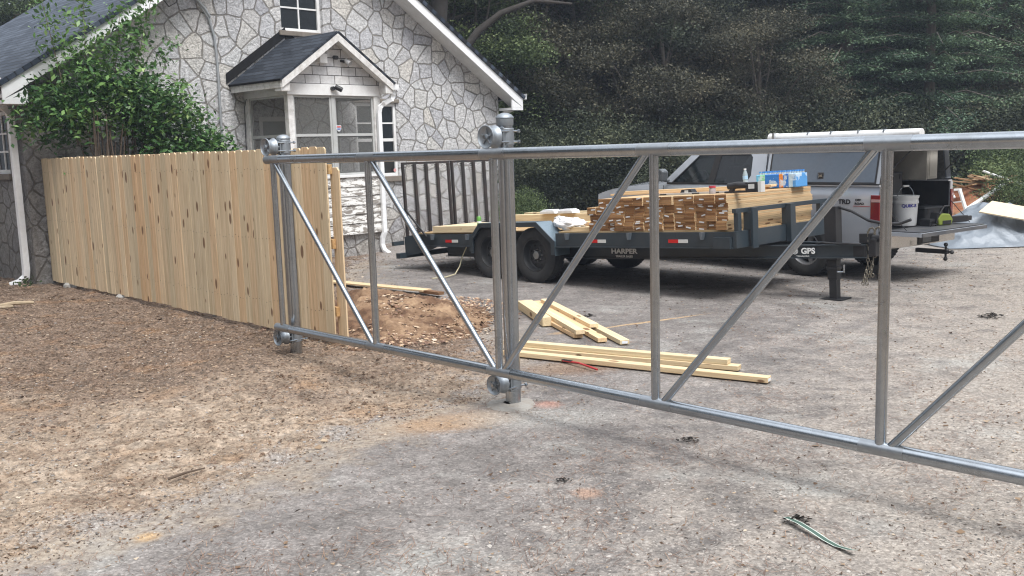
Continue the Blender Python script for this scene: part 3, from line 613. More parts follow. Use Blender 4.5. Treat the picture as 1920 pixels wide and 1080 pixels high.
for sx in (1, -1):
    x0 = PR0+.02 if sx == 1 else PR1-.02; za = 2.955; zb = 2.955+PSL*(PRM-PR0-.02)
    mb.prism([(x0, za-.03), (PRM, zb-.03), (PRM, zb-.05), (x0, za-.05)], PY-.208, PY-.001)
mb.build('porch_soffit', M_white, porch)
# flashing: black strip against the wall
mb = MB()
for sx in (1, -1):
    x0 = PR0-.08 if sx == 1 else PR1+.02; za = 2.99; zb = za+PSL*abs(PRM-x0)
    mb.prism([(x0, za), (PRM, zb), (PRM, zb+.17), (x0, za+.17)], -.022, -.004)
mb.build('flashing', paint('black_flashing', (.004, .004, .005), 1.0, dirt=.05), porch)
mb = MB(); mb.prism([(PR1+.02, 2.86), (PR1+.14, 2.86), (PR1+.15, 2.95), (PR1+.02, 2.95)], PY-.2, -.02); mb.build('porch_gutter', M_gutter, porch)
downspout('porch_downspout', [(PR1+.07, PY-.12, 2.87), (PR1+.07, PY-.12, 2.78), (PR1+.02, PY-.12, 2.70), (5.62, PY-.09, 2.63), (5.54, PY-.06, 2.56), (5.52, PY-.05, 2.46), (5.52, PY-.05, .45), (5.52, PY-.05, .36), (5.49, PY-.02, .26), (5.49, PY+.0, .14), (5.50, PY-.04, .04), (5.52, PY-.16, -.03)], porch, .085, .06)
# fittings on the porch gable
mb = MB(); mb.box(4.30, 4.45, PY-.09, PY+.009, 3.27, 3.42); mb.build('junction_box', M_white, porch, bevel=.006)
mb = MB(); mb.path([(4.66, PY+.01, 3.38), (4.66, PY-.07, 3.37)], .035, 10); mb.path([(4.80, PY+.01, 3.33), (4.82, PY-.08, 3.31)], .025, 8); mb.build('floodlight', M_black, porch, smooth=True)
mb = MB(); mb.path([(4.84, PY-.06, 3.33), (4.87, PY-.14, 3.27)], .045, 10); mb.build('lamp_bulb', simple('lamp_grey', (.4, .4, .4), .4), porch, smooth=True)
mb = MB(); mb.path([(4.56, PY-.016, 2.86), (4.56, PY-.07, 2.86)], .035, 12); mb.path([(4.60, PY-.06, 2.89), (4.68, PY-.14, 2.83)], .042, 12); mb.build('security_camera', M_black, porch, smooth=True)
mb = MB(); mb.path([(3.72, -.05, 2.7), (3.66, -.1, 2.74), (3.62, -.1, 2.6), (3.62, -.08, 2.3), (3.61, -.06, 1.4)], .007, 5); mb.build('cable', M_black, porch)
# alarm sticker on the screen
def disc(name, r_, mat, parent, M, n=20, th=.003):
    return MB().lathe([(0, 0), (r_, 0), (r_, th), (0, th)], n, M).build(name, mat, parent)
st = MB(); st.prism([(-.05, .05), (.05, .05), (.05, -.02), (0, -.06), (-.05, -.02)], 0, .003, TM(xc+.10, PY+.024, 2.20)); st.build('alarm_sticker', simple('sticker_white', (.7, .72, .75), .5), porch)
st = MB(); st.box(xc+.06, xc+.14, PY+.02, PY+.023, 2.215, 2.235); st.build('sticker_band', simple('sticker_red', (.6, .05, .05), .5), porch)
st = MB(); st.box(xc+.065, xc+.135, PY+.02, PY+.023, 2.18, 2.198); st.build('sticker_band', simple('sticker_blue', (.05, .15, .5), .5), porch)
disc('window_sticker', .035, simple('sticker_pink', (.7, .35, .33), .5), house, TM(6.98, .03, 1.42) @ Matrix.Rotation(R(90), 4, 'X'))

# ------------------------------------------------------------ wooden fence
FA = math.atan2(.726, -.688)
fence = tag(empty('wooden_fence', (-1.65, 8.82, 0), FA), 'new tan vertical picket privacy fence with dog eared tops running back to the house corner', 'fence')
mb = MB(); x = 0.0; FL = 7.54; pw = .139
while x < FL-.05:
    mb.cur = random.random(); dz = random.uniform(-.006, .006); yy = random.uniform(-.003, .003); c = .022; b = .035+random.uniform(-.01, .01)+.03*(x/FL)*0
    gp = random.uniform(.0008, .0032); a, e = x+gp, min(x+pw-gp, FL); t = 1.83+dz
    mb.prism([(a, b), (e, b), (e, t-c), (e-c, t), (a+c, t), (a, t-c)], -.016+yy, yy); x += pw
mb.build('picket_panel', M_picket, fence, bevel=.0018)
mb = MB()
for k in range(54):
    for z in (.31, .945, 1.625):
        for dx in (.035, .104):
            xx = k*pw+dx+random.uniform(-.008, .008); zz = z+random.uniform(-.02, .02); mb.box(xx-.003, xx+.003, .0015, .0045, zz-.003, zz+.003)
o = mb.build('nail_heads', simple('nail_steel', (.09, .08, .07), .5, .5), fence); tag(o, kind='stuff')
M_rail = wood('rail_wood', 0, ((.40, .26, .12), (.55, .40, .22)))
for z in (.27, .90, 1.58):
    mb = MB(); mb.cur = z; mb.box(-.015, FL, -.057, -.0195, z, z+.089); mb.build('rail', M_rail, fence, bevel=.003)
mb = MB(); mb.cur = .33; t = 1.64; mb.prism([(-.11, .0), (.028, .0), (.028, t-.03), (0, t), (-.08, t), (-.11, t-.03)], -.0755, -.0595); mb.build('back_picket', M_picket, fence, bevel=.002)
for i, xx in enumerate((.30, 2.6, 4.9, 6.6)):
    mb = MB(); mb.lathe([(.03, -.1), (.03, 1.7), (0, 1.7)], 12, TM(xx, -.10, 0)); mb.build('post', M_galv, fence, smooth=True)
M_conc = paint('concrete', (.40, .39, .37), .9, dirt=.4, dirtc=(.2, .17, .14), bump=.5, sc=9)
for xx in (5.0, 6.9):
    mb = MB(); mb.lathe([(.09, -.1), (.085, .02), (.06, .045), (0, .05)], 9, TM(xx, -.03, 0)); mb.build('footing', M_conc, fence)

# ------------------------------------------------------------ gate and its posts
GO = Vector((-2.085, 8.359, 0)); GA = -.795
gate = tag(empty('cantilever_gate', GO, GA), 'long galvanised pipe frame cantilever gate with diagonal braces crossing the driveway', 'gate')
ZT, ZB = 1.728, .283; X0g, X1g = .10, 9.5; SV = [.135, 1.475, 2.836, 4.13, 5.457, 6.79, 8.12, 9.45]
def rail_pipe(name, z, r_): return MB().path([(X0g-.01, 0, z), (X1g, 0, z)], r_, 24).build(name, M_galv, gate, smooth=True)
rail_pipe('top_rail', ZT, .0365); rail_pipe('bottom_rail', ZB, .0345)
for i, s_ in enumerate(SV): MB().path([(s_, 0, ZB+.02), (s_, 0, ZT-.02)], .0245 if i == 0 else .0265, 18).build('upright', M_galv, gate, smooth=True)
for (a, za, b, zb) in ((.165, ZT-.03, 1.425, ZB+.02), (1.53, ZT-.03, 2.785, ZB+.02), (2.885, ZB+.02, 4.075, ZT-.02), (4.19, ZB+.02, 5.40, ZT-.02), (5.51, ZB+.02, 6.73, ZT-.02), (6.84, ZB+.02, 8.06, ZT-.02)):
    MB().path([(a, 0, za), (b, 0, zb)], .0215, 16).build('diagonal_brace', M_galv, gate, smooth=True)
M_weld = galv('cold_galv_weld', (.36, .38, .40), .40)
for s_ in SV:
    for z, r_ in ((ZT, .0369), (ZB, .0349)):
        MB().path([(s_-.10, 0, z), (s_+.12, 0, z)], r_, 24, cap=False).build('weld_paint', M_weld, gate, smooth=True)
disc('end_cap', .037, M_cast, gate, Matrix.Translation((X0g-.012, 0, ZT)) @ Matrix.Rotation(R(90), 4, 'Y'))
def roller(parent, z, top, r_=.072, ang=0):
    # axle along local -Y (towards the gate); the wheel is a spool of two flanges with a dished face
    M = TM(0, 0, z) @ Matrix.Rotation(R(90), 4, 'X')         # +Z of lathe -> -Y
    br = MB(); br.lathe([(.0545, -.055), (.060, -.055), (.060, .055), (.0545, .055)], 28, TM(0, 0, z))      # clamp band round the post
    for zz in (-.04, .0, .04): br.box(-.045, .045, -.084, -.056, z+zz-.006, z+zz+.006)
    br.box(-.055, .055, -.070, -.060, z-.062, z+.062); br.box(-.045, .045, -.092, -.0845, z-.05, z+.05)
    b = br.build('roller_bracket', M_cast, parent, bevel=.004)
    prof = [(0, .186), (.020, .186), (.022, .164), (r_*.42, .166), (r_*.78, .170), (r_*.95, .178), (r_*1.0, .184), (r_*1.05, .183), (r_*1.05, .175), (r_*.84, .165), (r_*.78, .158), (r_*.80, .130), (r_*.86, .118), (r_*1.04, .106), (r_*1.05, .099), (r_*.98, .095), (r_*.4, .0935), (0, .0935)]
    wv = MB().lathe(prof, 36, M).build('roller_wheel', M_cast, b, smooth=True, angle=50)
    wr = MB()
    for k in range(5):
        a = k*math.tau/5+.3; wr.box(.02, r_*.74, -.004, .004,   .162, .176, M @ Matrix.Rotation(a, 4, 'Z'))
    wr.build('wheel_rib', M_cast, wv)
    for sx in (-1, 1):
        for zz in (-.035, .035):
            bt = MB(); bt.path([(sx*.052, .085, z+zz), (sx*.052, -.09, z+zz)], .0065, 8); bt.path([(sx*.052, .066, z+zz), (sx*.052, .082, z+zz)], .012, 6); bt.build('bolt', M_galv, b, smooth=True)
    MB().path([(0, -.160, z), (0, -.196, z)], .013, 6).build('axle_nut', M_galv, wv)
def gate_post(loc, h, zt, zb, lab):
    p = tag(empty('gate_post', loc, GA), lab, 'gate post', 'gate posts carrying rollers')
    MB().lathe([(.053, -.1), (.053, h-.06)], 28).build('pipe', M_galv, p, smooth=True)
    MB().lathe([(.054, h-.085), (.0575, h-.08), (.0575, h-.040), (.061, h-.036), (.060, h-.028), (.045, h-.012), (.025, h-.003), (0, h)], 28).build('cap', M_cast, p, smooth=True)
    roller(p, zt, True); roller(p, zb, False, .066)
    return p
gate_post((-.014, 6.522, 0), 1.995, 1.838, .175, 'tall galvanised gate post in the middle of the gate standing at the driveway edge')
gate_post((-1.936, 8.464, 0), 1.94, 1.835, .18, 'galvanised gate post standing against the end of the wooden fence')
mb = MB(); mb.lathe([(.19+.0, -.03), (.15, .006), (.09, .016), (.05, .016)], 20, TM(-.031, 6.522, 0.01))
mb.v = [(x+.03*noise.noise(Vector((x*9, y*9, 0))), y+.03*noise.noise(Vector((x*9, y*9, 5))), z+.012*noise.noise(Vector((x*14, y*14, 2)))) for x, y, z in mb.v]
tag(mb.build('concrete_footing', paint('pale_concrete', (.36, .34, .31), .95, dirt=.6, dirtc=(.25, .2, .15), bump=.6, sc=9)), 'rough concrete footing around the foot of the middle gate post', 'footing')

# ------------------------------------------------------------ lumber lying on the driveway
def board(p0, p1, w_, h_, lab, name='lumber_board', rz_=0, grp='loose lumber on the driveway', tagend=False, zb=None):
    p0 = Vector(p0); p1 = Vector(p1); L = (p1-p0).length; d = p1-p0
    M = Matrix.Translation(p0) @ d.to_track_quat('X', 'Z').to_matrix().to_4x4() @ Matrix.Rotation(rz_, 4, 'X')
    mb = MB(); mb.cur = random.random(); mb.box(0, L, -w_/2, w_/2, 0, h_)
    o = mb.build(name, M_lumX, None, M, bevel=.003); tag(o, lab, 'timber', grp)
    if tagend: MB().box(L+.0005, L+.002, -w_*.32, w_*.30, h_*.2, h_*.75).build('paper_tag', simple('tag_white', (.75, .78, .82), .6), o)
    return o
zl = .012
board((-.075, 8.16, zl), (1.86, 6.90, zl), .088, .040, 'nearest of the long boards lying on the driveway, its pale edge towards the gate', tagend=True)
board((-.06, 8.34, zl+.0), (1.74, 7.31, zl), .088, .038, 'long board lying flat on the driveway underneath another long board')
board((-.07, 8.40, zl+.040), (1.67, 7.36, zl+.040), .086, .040, 'upper long board resting on another board behind the nearest one')
A0 = (.07, 10.62)
board((.10, 10.55, zl), (.335, 9.42, zl), .09, .09, 'thick square post with a dark end at the left of the short lumber pile', 'lumber_post')
board((.15, 10.45, zl), (.60, 8.78, zl), .088, .038, 'board at the bottom of the short lumber pile under the wide top board')
board((.17, 10.62, zl+.040), (.615, 8.74, zl+.040), .088, .042, 'top board of the short lumber pile beside the thick post')
board((.27, 10.82, zl), (.80, 8.55, zl), .088, .040, 'board of the short lumber pile just left of the longest one')
board((.36, 10.7, zl+.042), (.77, 9.05, zl+.042), .088, .036, 'short board lying on top between two others of the lumber pile')
board((.42, 10.72, zl), (.985, 8.42, zl), .088, .040, 'rightmost board of the short lumber pile, white tag on its end', tagend=True)
board((-2.6, 13.3, .02), (-1.05, 11.85, .05), .15, .022, 'pale thin board lying on soil behind the dirt mound')
MB().bar((-1.12, 11.9, .05), (-.86, 11.62, .05), .09, .035).build('scrap_board', wood('weathered_scrap', 0, ((.14, .09, .06), (.24, .16, .10)), obj=True)); o = bpy.context.scene.objects['scrap_board']; tag(o, 'short dark brown scrap of wood behind the dirt mound', 'timber')
# dirt mound
def mound_mesh(name, cx, cy, rx, ry, h, mat, n=70, rough=1.0, seed=0, rot=0, peaks=None):
    V = []; Fq = []
    for j in range(n):
        for i in range(n):
            u = (i/(n-1)-.5)*2.3; v = (j/(n-1)-.5)*2.3; d = u*u+v*v
            hh = math.exp(-d*1.9)-math.exp(-1.9*1.1)
            if peaks:
                for (pu, pv, pr, ph) in peaks: hh += ph*math.exp(-((u-pu)**2+(v-pv)**2)/pr)
            x = u*rx; y = v*ry; xr = x*math.cos(rot)-y*math.sin(rot); yr = x*math.sin(rot)+y*math.cos(rot)
            z = h*hh+noise.fractal(Vector((xr*6+seed, yr*6, 1)), .8, 2.1, 4)*.035*rough*min(1, max(0, hh*4+.3)) + noise.noise(Vector((xr*25, yr*25, seed)))*.012*rough
            V.append((cx+xr, cy+yr, max(z, -.06 if hh < .0 else z)))
    I = np.arange(n*n).reshape(n, n); Q = np.stack([I[:-1, :-1], I[:-1, 1:], I[1:, 1:], I[1:, :-1]], -1).reshape(-1, 4)
    return np_mesh(name, V, Q, np.zeros(len(Q)), mat, smooth=False)
def soil(name, a, b, c):
    n = N(name); f = n.noise(14, 6, .7); m_ = n.noise(2.5, 4, .6); cc = n.mix(n.ramp(m_, [(.4, 0.0), (.62, 1.0)]), n.ramp(f, [(.3, a), (.7, b)]), n.ramp(f, [(.3, b), (.7, c)]))
    n.col(cc).set(rough=.95, spec=.15); n.bump(f, .9, .02); return n.m
o = mound_mesh('dirt_mound', -1.28, 10.2, 1.0, 1.25, .26, soil('clay_soil', (.07, .040, .026), (.21, .125, .078), (.40, .28, .175)), 110, 1.35, 3, .3, peaks=[(-.25, .45, .10, .55), (.45, -.1, .12, .15), (-.5, -.3, .1, .2)])
tag(o, 'heap of dug reddish brown earth and wood chips beside the fence end', 'dirt pile')
V = []; Fq = []; r_ = []
for i in range(9000):
    a = random.random()*6.28; d = random.random()**.6*1.45; x = -1.28+math.cos(a)*d*.95; y = 10.2+math.sin(a)*d*1.1
    u, v = math.cos(a)*d, math.sin(a)*d; z = .26*(math.exp(-(u*u+v*v)*1.9)-.12)+.02; s = .006+.028*random.random()**3; k = len(V)
    for q in ((-1, 0, 0), (0, -.5, .2), (1, 0, .3), (.1, .6, .1)):
        qa = a*3; V.append((x+s*(q[0]*math.cos(qa)-q[1]*math.sin(qa)), y+s*(q[0]*math.sin(qa)+q[1]*math.cos(qa)), max(z, 0)+s*q[2]+.01*random.random()))
    Fq.append((k, k+1, k+2, k+3)); r_.append(random.random())
lm2 = N('wood_chips'); lm2.col(lm2.ramp(lm2.attr(), [(0, (.05, .03, .02)), (.4, (.22, .12, .08)), (.8, (.46, .32, .20)), (1, (.62, .52, .40))])).set(rough=.85)
np_mesh('chips', V, Fq, r_, lm2.m, parent=None); oo = bpy.context.scene.objects['chips']; oo.parent = o; tag(oo, kind='stuff')
# crowbar, strap, sticks, lumps
mb = MB(); mb.path([(.40, 7.80, .02), (.52, 7.62, .035), (.65, 7.44, .02)], .009, 8); o = mb.build('pry_bar', simple('red_paint', (.42, .03, .03), .4), smooth=True); tag(o, 'thin red and black pry bar lying on the driveway before the long boards', 'pry bar')
mb = MB(); mb.path([(.37, 7.85, .02), (.47, 7.70, .032)], .0105, 8); mb.build('grip', M_black, o)
def strap():
    mb = MB(); pts = [(1.245, 4.305), (1.275, 4.20), (1.31, 4.11), (1.345, 4.05), (1.375, 3.985), (1.405, 3.915), (1.425, 3.885)]
    me = MB()
    for i in range(len(pts)-1):
        for k, (mbx, off, wd) in enumerate(((mb, 0, .011), (me, .0135, .0022), (me, -.0135, .0022))):
            (a, b), (c, d) = pts[i], pts[i+1]; z0 = .020+.012*math.sin(i*1.3); z1 = .020+.012*math.sin((i+1)*1.3)
            mbx.add([(a+off-wd, b, z0), (a+off+wd, b, z0), (c+off+wd, d, z1), (c+off-wd, d, z1)], [(0, 1, 2, 3)])
    o = mb.build('ribbon_strap', simple('green_strap', (.05, .10, .075), .5)); tag(o, 'dark green twisted strap with pale edges lying on the gravelly foreground', 'strap')
    me.build('strap_edge', simple('strap_edge_white', (.6, .66, .6), .5), o)
strap()
def twig(name, pts, r_, lab, cat, c=(.10, .07, .05), grp=None):
    o = MB().path(pts, r_, 7).build(name, paint(name+'_bark', c, .9, dirt=.4, bump=.5, sc=20), smooth=True); return tag(o, lab, cat, grp)
twig('stick', [(-1.92, 5.12, .02), (-1.84, 5.17, .035), (-1.76, 5.26, .03)], [.009, .007, .004], 'short dark broken stick on the sandy soil beside the driveway edge', 'stick')
twig('stick', [(-6.35, 11.75, .03), (-6.15, 11.85, .06), (-5.95, 11.92, .05)], [.03, .026, .02], 'thick pale branch piece lying by the far left end of the fence', 'stick', (.42, .33, .22))
twig('stick', [(-6.4, 11.62, .03), (-6.1, 11.70, .04)], [.022, .016], 'thin pale branch piece lying nearest the camera of the two left ones', 'stick', (.40, .32, .22))
def clump(name, x, y, s, lab, c):
    V = []; Fq = []; r_ = []
    for i in range(60):
        a = random.random()*6.28; d = random.random()*s; px, py, pz = x+math.cos(a)*d*1.3, y+math.sin(a)*d, gz(x, y)+.004+random.random()*s*.5*(1-d/s)
        k = len(V); q = s*.22
        for t in range(4): V.append((px+random.uniform(-q, q)*1.5, py+random.uniform(-q, q), pz+random.uniform(0, q)))
        Fq.append((k, k+1, k+2, k+3)); r_.append(random.random())
    return tag(np_mesh(name, V, Fq, r_, c), lab, 'clump', None)
MD = simple('dark_clump', (.02, .016, .013), .9)
clump('dark_leaf_clump', 1.02, 5.56, .05, 'black shrivelled leaf clump on the driveway below the bottom rail', MD)
clump('dark_leaf_clump', .24, 4.93, .035, 'small black leaf clump in the middle foreground of the driveway', MD)
clump('dark_leaf_clump', 1.29, 4.28, .055, 'brown black tuft of roots at the end of the green strap', MD)
clump('dark_leaf_clump', 4.62, 9.2, .10, 'dark leaf clump on the driveway at the far right', MD)
clump('dark_leaf_clump', .80, 9.95, .06, 'black clod on the driveway behind the short lumber pile', MD)

# ------------------------------------------------------------ trailer
TA = R(-46); TO = Vector((.304, 12.632, 0))
trailer = empty('flatbed_trailer', TO, TA); trailer.rotation_euler = (0, -math.atan(.046), TA); trailer.rotation_mode = 'XYZ'
tag(trailer, 'dark slate tandem axle flatbed trailer with upright rear ramps, loaded with lumber', 'trailer')
Wd = 2.0; DZ = .66
def rail_c(name, x0, x1, y, z0, z1, d=.05, side=1):  # C channel
    mb = MB(); ya, yb = (y, y+d) if side == 1 else (y-d, y)
    ys_ = y if side == 1 else y-.008
    mb.box(x0, x1, ys_, ys_+.008, z0+.0, z1); mb.box(x0, x1, ya+.0081*(side == 1), yb-.0081*(side == -1), z1-.01, z1); mb.box(x0, x1, ya+.0081*(side == 1), yb-.0081*(side == -1), z0, z0+.01)
    mb.box(x0, x1, ya-.02 if side == 1 else ya, (ya-.0005) if side == 1 else yb+.02, z0, z0+.012); return mb.build(name, M_steel, trailer)
for y, sd_ in ((0, 1), (Wd, -1)):
    rail_c('side_rail', .42, 3.06, y, .475, .655, side=sd_); rail_c('side_rail', -2.45, -1.19, y, .475, .655, side=sd_)
mb = MB(); mb.box(-1.19, .42, .26, .30, .5, .655); mb.box(-1.19, .42, Wd-.30, Wd-.26, .5, .655)
for i in range(12): x = -2.3+i*.47; mb.box(x, x+.06, .27, Wd-.27, .56, .655)
mb.build('cross_member', M_steel, trailer)
# main lower beams converging to the coupler
mb = MB()
for sgn in (1, -1):
    ya = .40 if sgn == 1 else Wd-.40; yb = .93 if sgn == 1 else Wd-.93; ym = .42 if sgn == 1 else Wd-.42
    for z0, z1, wdt in ((.295, .307, .09), (.307, .433, .012), (.433, .445, .09)):
        mb.bar((-2.2, ya, (z0+z1)/2), (1.2, ym, (z0+z1)/2), wdt, z1-z0); mb.bar((1.2, ym, (z0+z1)/2+.0), (4.12, yb, (z0+z1)/2), wdt, z1-z0-.001)
mb.build('main_beam', M_steel, trailer)
mb = MB()
for i in range(13):
    y = .02+i*.152; mb.cur = random.random(); mb.box(-2.45, 3.05, y+(.25 if False else 0), y+.148, .6555, .672)
mb = MB()
for i in range(10):
    y = .275+i*.1455; mb.cur = random.random(); mb.box(-2.45, 3.05, y, y+.142, .6555, .675)
for (a, b) in ((-2.45, -1.2), (.43, 3.05)):
    for y in (.055, .1665, Wd-.2775, Wd-.166): mb.cur = random.random(); mb.box(a, b, y, y+.108, .6555, .675)
mb.build('deck', wood('deck_wood', 0, ((.38, .27, .15), (.55, .42, .26))), trailer)
# dovetail: sloped rear plates, rear bumper
mb = MB()
for y in (0, Wd-.012):
    mb.prism([(-2.45, .655), (-2.25, .655), (-1.95, .60), (-1.95, .475), (-2.2, .40), (-2.72, .33), (-2.72, .62)], y, y+.012)
mb.box(-2.80, -2.70, -.12, Wd+.1, .30, .38); mb.box(-2.78, -2.73, -.2, .0, .50, .56); mb.box(-2.72, -2.46, .02, Wd-.02, .60, .612)
mb.build('dovetail', M_steel, trailer)
# standing rear ramps: expanded metal mesh with angle iron rungs
def exp_mesh():
    n = N('expanded_steel'); P = n.coord((.55, .55, .55)); sp = n.n('SeparateXYZ'); n.l(P, sp.inputs[0])
    a = n.math('ADD', n.math('MULTIPLY', sp.outputs[1], 26), n.math('MULTIPLY', sp.outputs[2], 46)); b = n.math('SUBTRACT', n.math('MULTIPLY', sp.outputs[1], 26), n.math('MULTIPLY', sp.outputs[2], 46))
    fa = n.math('ABSOLUTE', n.math('SUBTRACT', n.math('FRACT', a), .5)); fb = n.math('ABSOLUTE', n.math('SUBTRACT', n.math('FRACT', b), .5))
    k = n.math('GREATER_THAN', n.math('MAXIMUM', fa, fb), .462)
    n.col((.10, .085, .075)).set(rough=.7, metal=.3); tr = n.n('BsdfTransparent'); mx = n.n('MixShader'); n.l(k, mx.inputs[0]); n.l(tr.outputs[0], mx.inputs[1]); n.l(n.b.outputs[0], mx.inputs[2]); n.l(mx.outputs[0], n.out.inputs[0]); return n.m
M_exp = exp_mesh(); M_rust = paint('rusty_angle_iron', (.018, .017, .018), .6, dirt=.35, dirtc=(.11, .055, .035), sc=6)
for (ya, yb) in ((.03, .965), (1.0, 1.95)):
    mb = MB(); nr = 5
    for i in range(nr):
        y = ya+.02+(yb-ya-.04)*i/(nr-1); wdt = .042 if i not in (0, nr-1) else .036
        mb.box(-2.70-.02, -2.70+.02, y-wdt/2, y+wdt/2, .40, 1.70)
        if i not in (0, nr-1):
            z = .45
            while z < 1.68: mb.box(-2.745, -2.721, y-wdt/2-.003, y+wdt/2+.003, z, z+.016); z += .034
    mb.box(-2.718, -2.682, ya, yb, 1.701, 1.735); mb.box(-2.718, -2.682, ya, yb, .56, .59)
    rp = mb.build('rear_ramp', M_rust, trailer)
    g = MB(); quad(g, (-2.665, ya, .6), (-2.665, yb, .6), (-2.665, yb, 1.70), (-2.665, ya, 1.70)); g.build('expanded_mesh', M_exp, rp)
MB().bar((-2.6, -.03, 1.02), (-2.15, -.03, .62), .02, .02).build('ramp_strut', M_black, trailer)
# fenders
def diamond():
    n = N('diamond_plate'); v = n.vor(1, 'F1', n.coord((55, 55, 55), (0, 0, R(45)))); n.col(n.mix(n.noise(3, 4), (.14, .19, .23), (.26, .33, .38))).set(rough=.30, metal=.55)
    n.bump(n.ramp(v, [(.2, 1.0), (.45, 0.0)]), .7, .003); return n.m
M_dia = diamond()
for y0, y1 in ((-.03, .25), (Wd-.25, Wd+.03)):
    prof = [(-1.19, .40), (-1.19, .60), (-.99, .805), (.12, .805), (.425, .56), (.425, .38)]
    mb = MB(); t = .012
    for (a, b), (c, d) in zip(prof[:-1], prof[1:]):
        mb.add([(a, y0, b), (a, y1, b), (c, y1, d), (c, y0, d), (a, y0, b-t), (a, y1, b-t), (c, y1, d-t), (c, y0, d-t)], [(0, 3, 2, 1), (4, 5, 6, 7), (0, 4, 7, 3), (1, 2, 6, 5)])
    f = mb.build('fender', M_dia, trailer)
    ys_ = y0-.012 if y0 < 0 else y1; mb = MB()
    outer = prof; inner = [(-1.13, .40), (-1.13, .575), (-.965, .745), (.095, .745), (.365, .53), (.365, .38)]
    for i in range(5): a, b, c, d = outer[i], outer[i+1], inner[i+1], inner[i]; mb.prism([a, b, c, d], ys_, ys_+.0119)
    mb.build('fender_skirt', M_steel, f)
# wheels
def wheel(parent, x, y, z, r_, wdt, mat_rim, out=-1, spokes=False, holes=8, name='wheel'):
    h = wdt/2; M = TM(x, y, z) @ Matrix.Rotation(R(90)*(-out) if False else R(90), 4, 'X')     # lathe +Z -> -Y
    if out > 0: M = TM(x, y, z) @ Matrix.Rotation(R(-90), 4, 'X')
    rr = r_*.60
    ty = MB().lathe([(rr, -h*.7), (rr+.02, -h*.95), (r_*.90, -h), (r_*.985, -h*.82), (r_, -h*.5), (r_, h*.5), (r_*.985, h*.82), (r_*.90, h), (r_*.82, h*1.02), (rr+.025, h*.97), (rr+.004, h*.85), (rr, h*.7)], 48, M)
    wobj = ty.build(name, M_tyre, parent, smooth=True, angle=35)
    tr_ = MB()
    for k in range(46):
        for j, zz in enumerate((-.72, -.28, .28, .72)):
            a = (k+.5*(j % 2))*math.tau/46; Mx = M @ Matrix.Rotation(a, 4, 'Z'); tr_.box(r_-.004, r_+.004, -.017, .017, zz*h-.028*h*4, zz*h+.028*h*4, Mx)
    tr_.build('tread', M_tyre, wobj)
    rm = MB()
    if spokes:
        rm.lathe([(rr+.004, h*.86), (rr-.012, h*.9), (rr-.03, h*.6), (rr-.035, -h*.5)], 40, M)
        rm.lathe([(0, h*.52), (.055, h*.52), (.075, h*.42), (.08, h*.2)], 24, M)
        for k in range(5):
            a = k*math.tau/5; Mx = M @ Matrix.Rotation(a, 4, 'Z'); rm.prismz([(.05, -.045), (rr-.02, -.030), (rr-.02, .030), (.05, .045)], h*.25, h*.45, Mx)
    else:
        rm.lathe([(rr+.004, h*.86), (rr-.01, h*.88), (rr-.022, h*.55), (rr-.03, h*.1), (rr*.82, h*.02), (rr*.72, h*.12), (rr*.45, h*.22), (rr*.42, h*.10), (0, h*.10)], 40, M)
    rm.build('rim', mat_rim, wobj, smooth=True, angle=30)
    if not spokes:
        hb = MB(); hb.lathe([(.05, h*.1), (.052, h*.62), (.035, h*.70), (0, h*.70)], 20, M)
        for k in range(holes):
            a = k*math.tau/holes; c_, s_ = math.cos(a), math.sin(a); hb.path([M @ Vector((c_*.078, s_*.078, h*.1)), M @ Vector((c_*.078, s_*.078, h*.36))], .009, 6)
        hb.build('hub', galv('hub_metal', (.35, .35, .35), .5) if 'hub_metal' not in bpy.data.materials else bpy.data.materials['hub_metal'], wobj, smooth=True)
        dk = MB()
        for k in range(holes):
            a = (k+.5)*math.tau/holes; c_, s_ = math.cos(a)*rr*.60, math.sin(a)*rr*.60; dk.lathe([(.018, h*.178), (0, h*.178)], 10, M @ TM(c_, s_, 0))
        dk.build('vent_hole', M_dark, wobj)
    else:
        dk = MB(); dk.lathe([(rr-.034, -h*.05), (0, -h*.05)], 24, M); dk.build('brake_shade', M_dark, wobj)
    return wobj
M_rim = paint('dark_rim', (.020, .021, .023), .42, dirt=.4, dirtc=(.09, .085, .08))
for x, z in ((0, .365), (-.84, .40)):
    wheel(trailer, x, .115, z-.0, .365, .21, M_rim, -1); wheel(trailer, x, Wd-.115, z, .365, .21, M_rim, 1)
MB().path([(0, .2, .365), (0, Wd-.2, .365)], .035, 12).path([(-.84, .2, .40), (-.84, Wd-.2, .40)], .035, 12).build('axle', M_black, trailer, smooth=True)
# reflectors, pockets
M_red = simple('red_reflector', (.55, .02, .02), .25); M_wht = simple('white_reflector', (.62, .62, .60), .3)
for x in (-1.76, .99, 2.2):
    rl = MB().box(x, x+.14, -.005, -.0005, .535, .575).build('reflector', M_red, trailer); MB().box(x+.1405, x+.27, -.005, -.0005, .535, .575).build('white_half', M_wht, rl)
M_pock = paint('pocket_grey', (.15, .18, .21), .35, metal=.3)
for x in (-2.05, -1.28, .62, 1.62, 2.66): MB().prism([(x, .655), (x+.05, .655), (x+.03, .575), (x+.01, .575)], -.05, -.001).build('stake_pocket', M_pock, trailer)
MB().box(2.83, 3.05, -.045, -.001, .475, .60).build('corner_plate', M_steel, trailer)
# bulkhead at the front
mb = MB(); mb.box(3.062, 3.11, -.005, Wd+.005, .475, .66)
for y in (.03, .22, 1.02, 1.82): mb.box(3.06+.001, 3.115 if y != .22 else 3.15, y, y+.07, .661, .855)
mb.box(3.0625, 3.1135, 0, Wd, .856, .905)
for y in (.22, 1.02): mb.box(3.151 if y == .22 else 3.116, 3.18, y, y+.11, .46, .90)
mb.build('bulkhead', M_steel, trailer, bevel=.003)
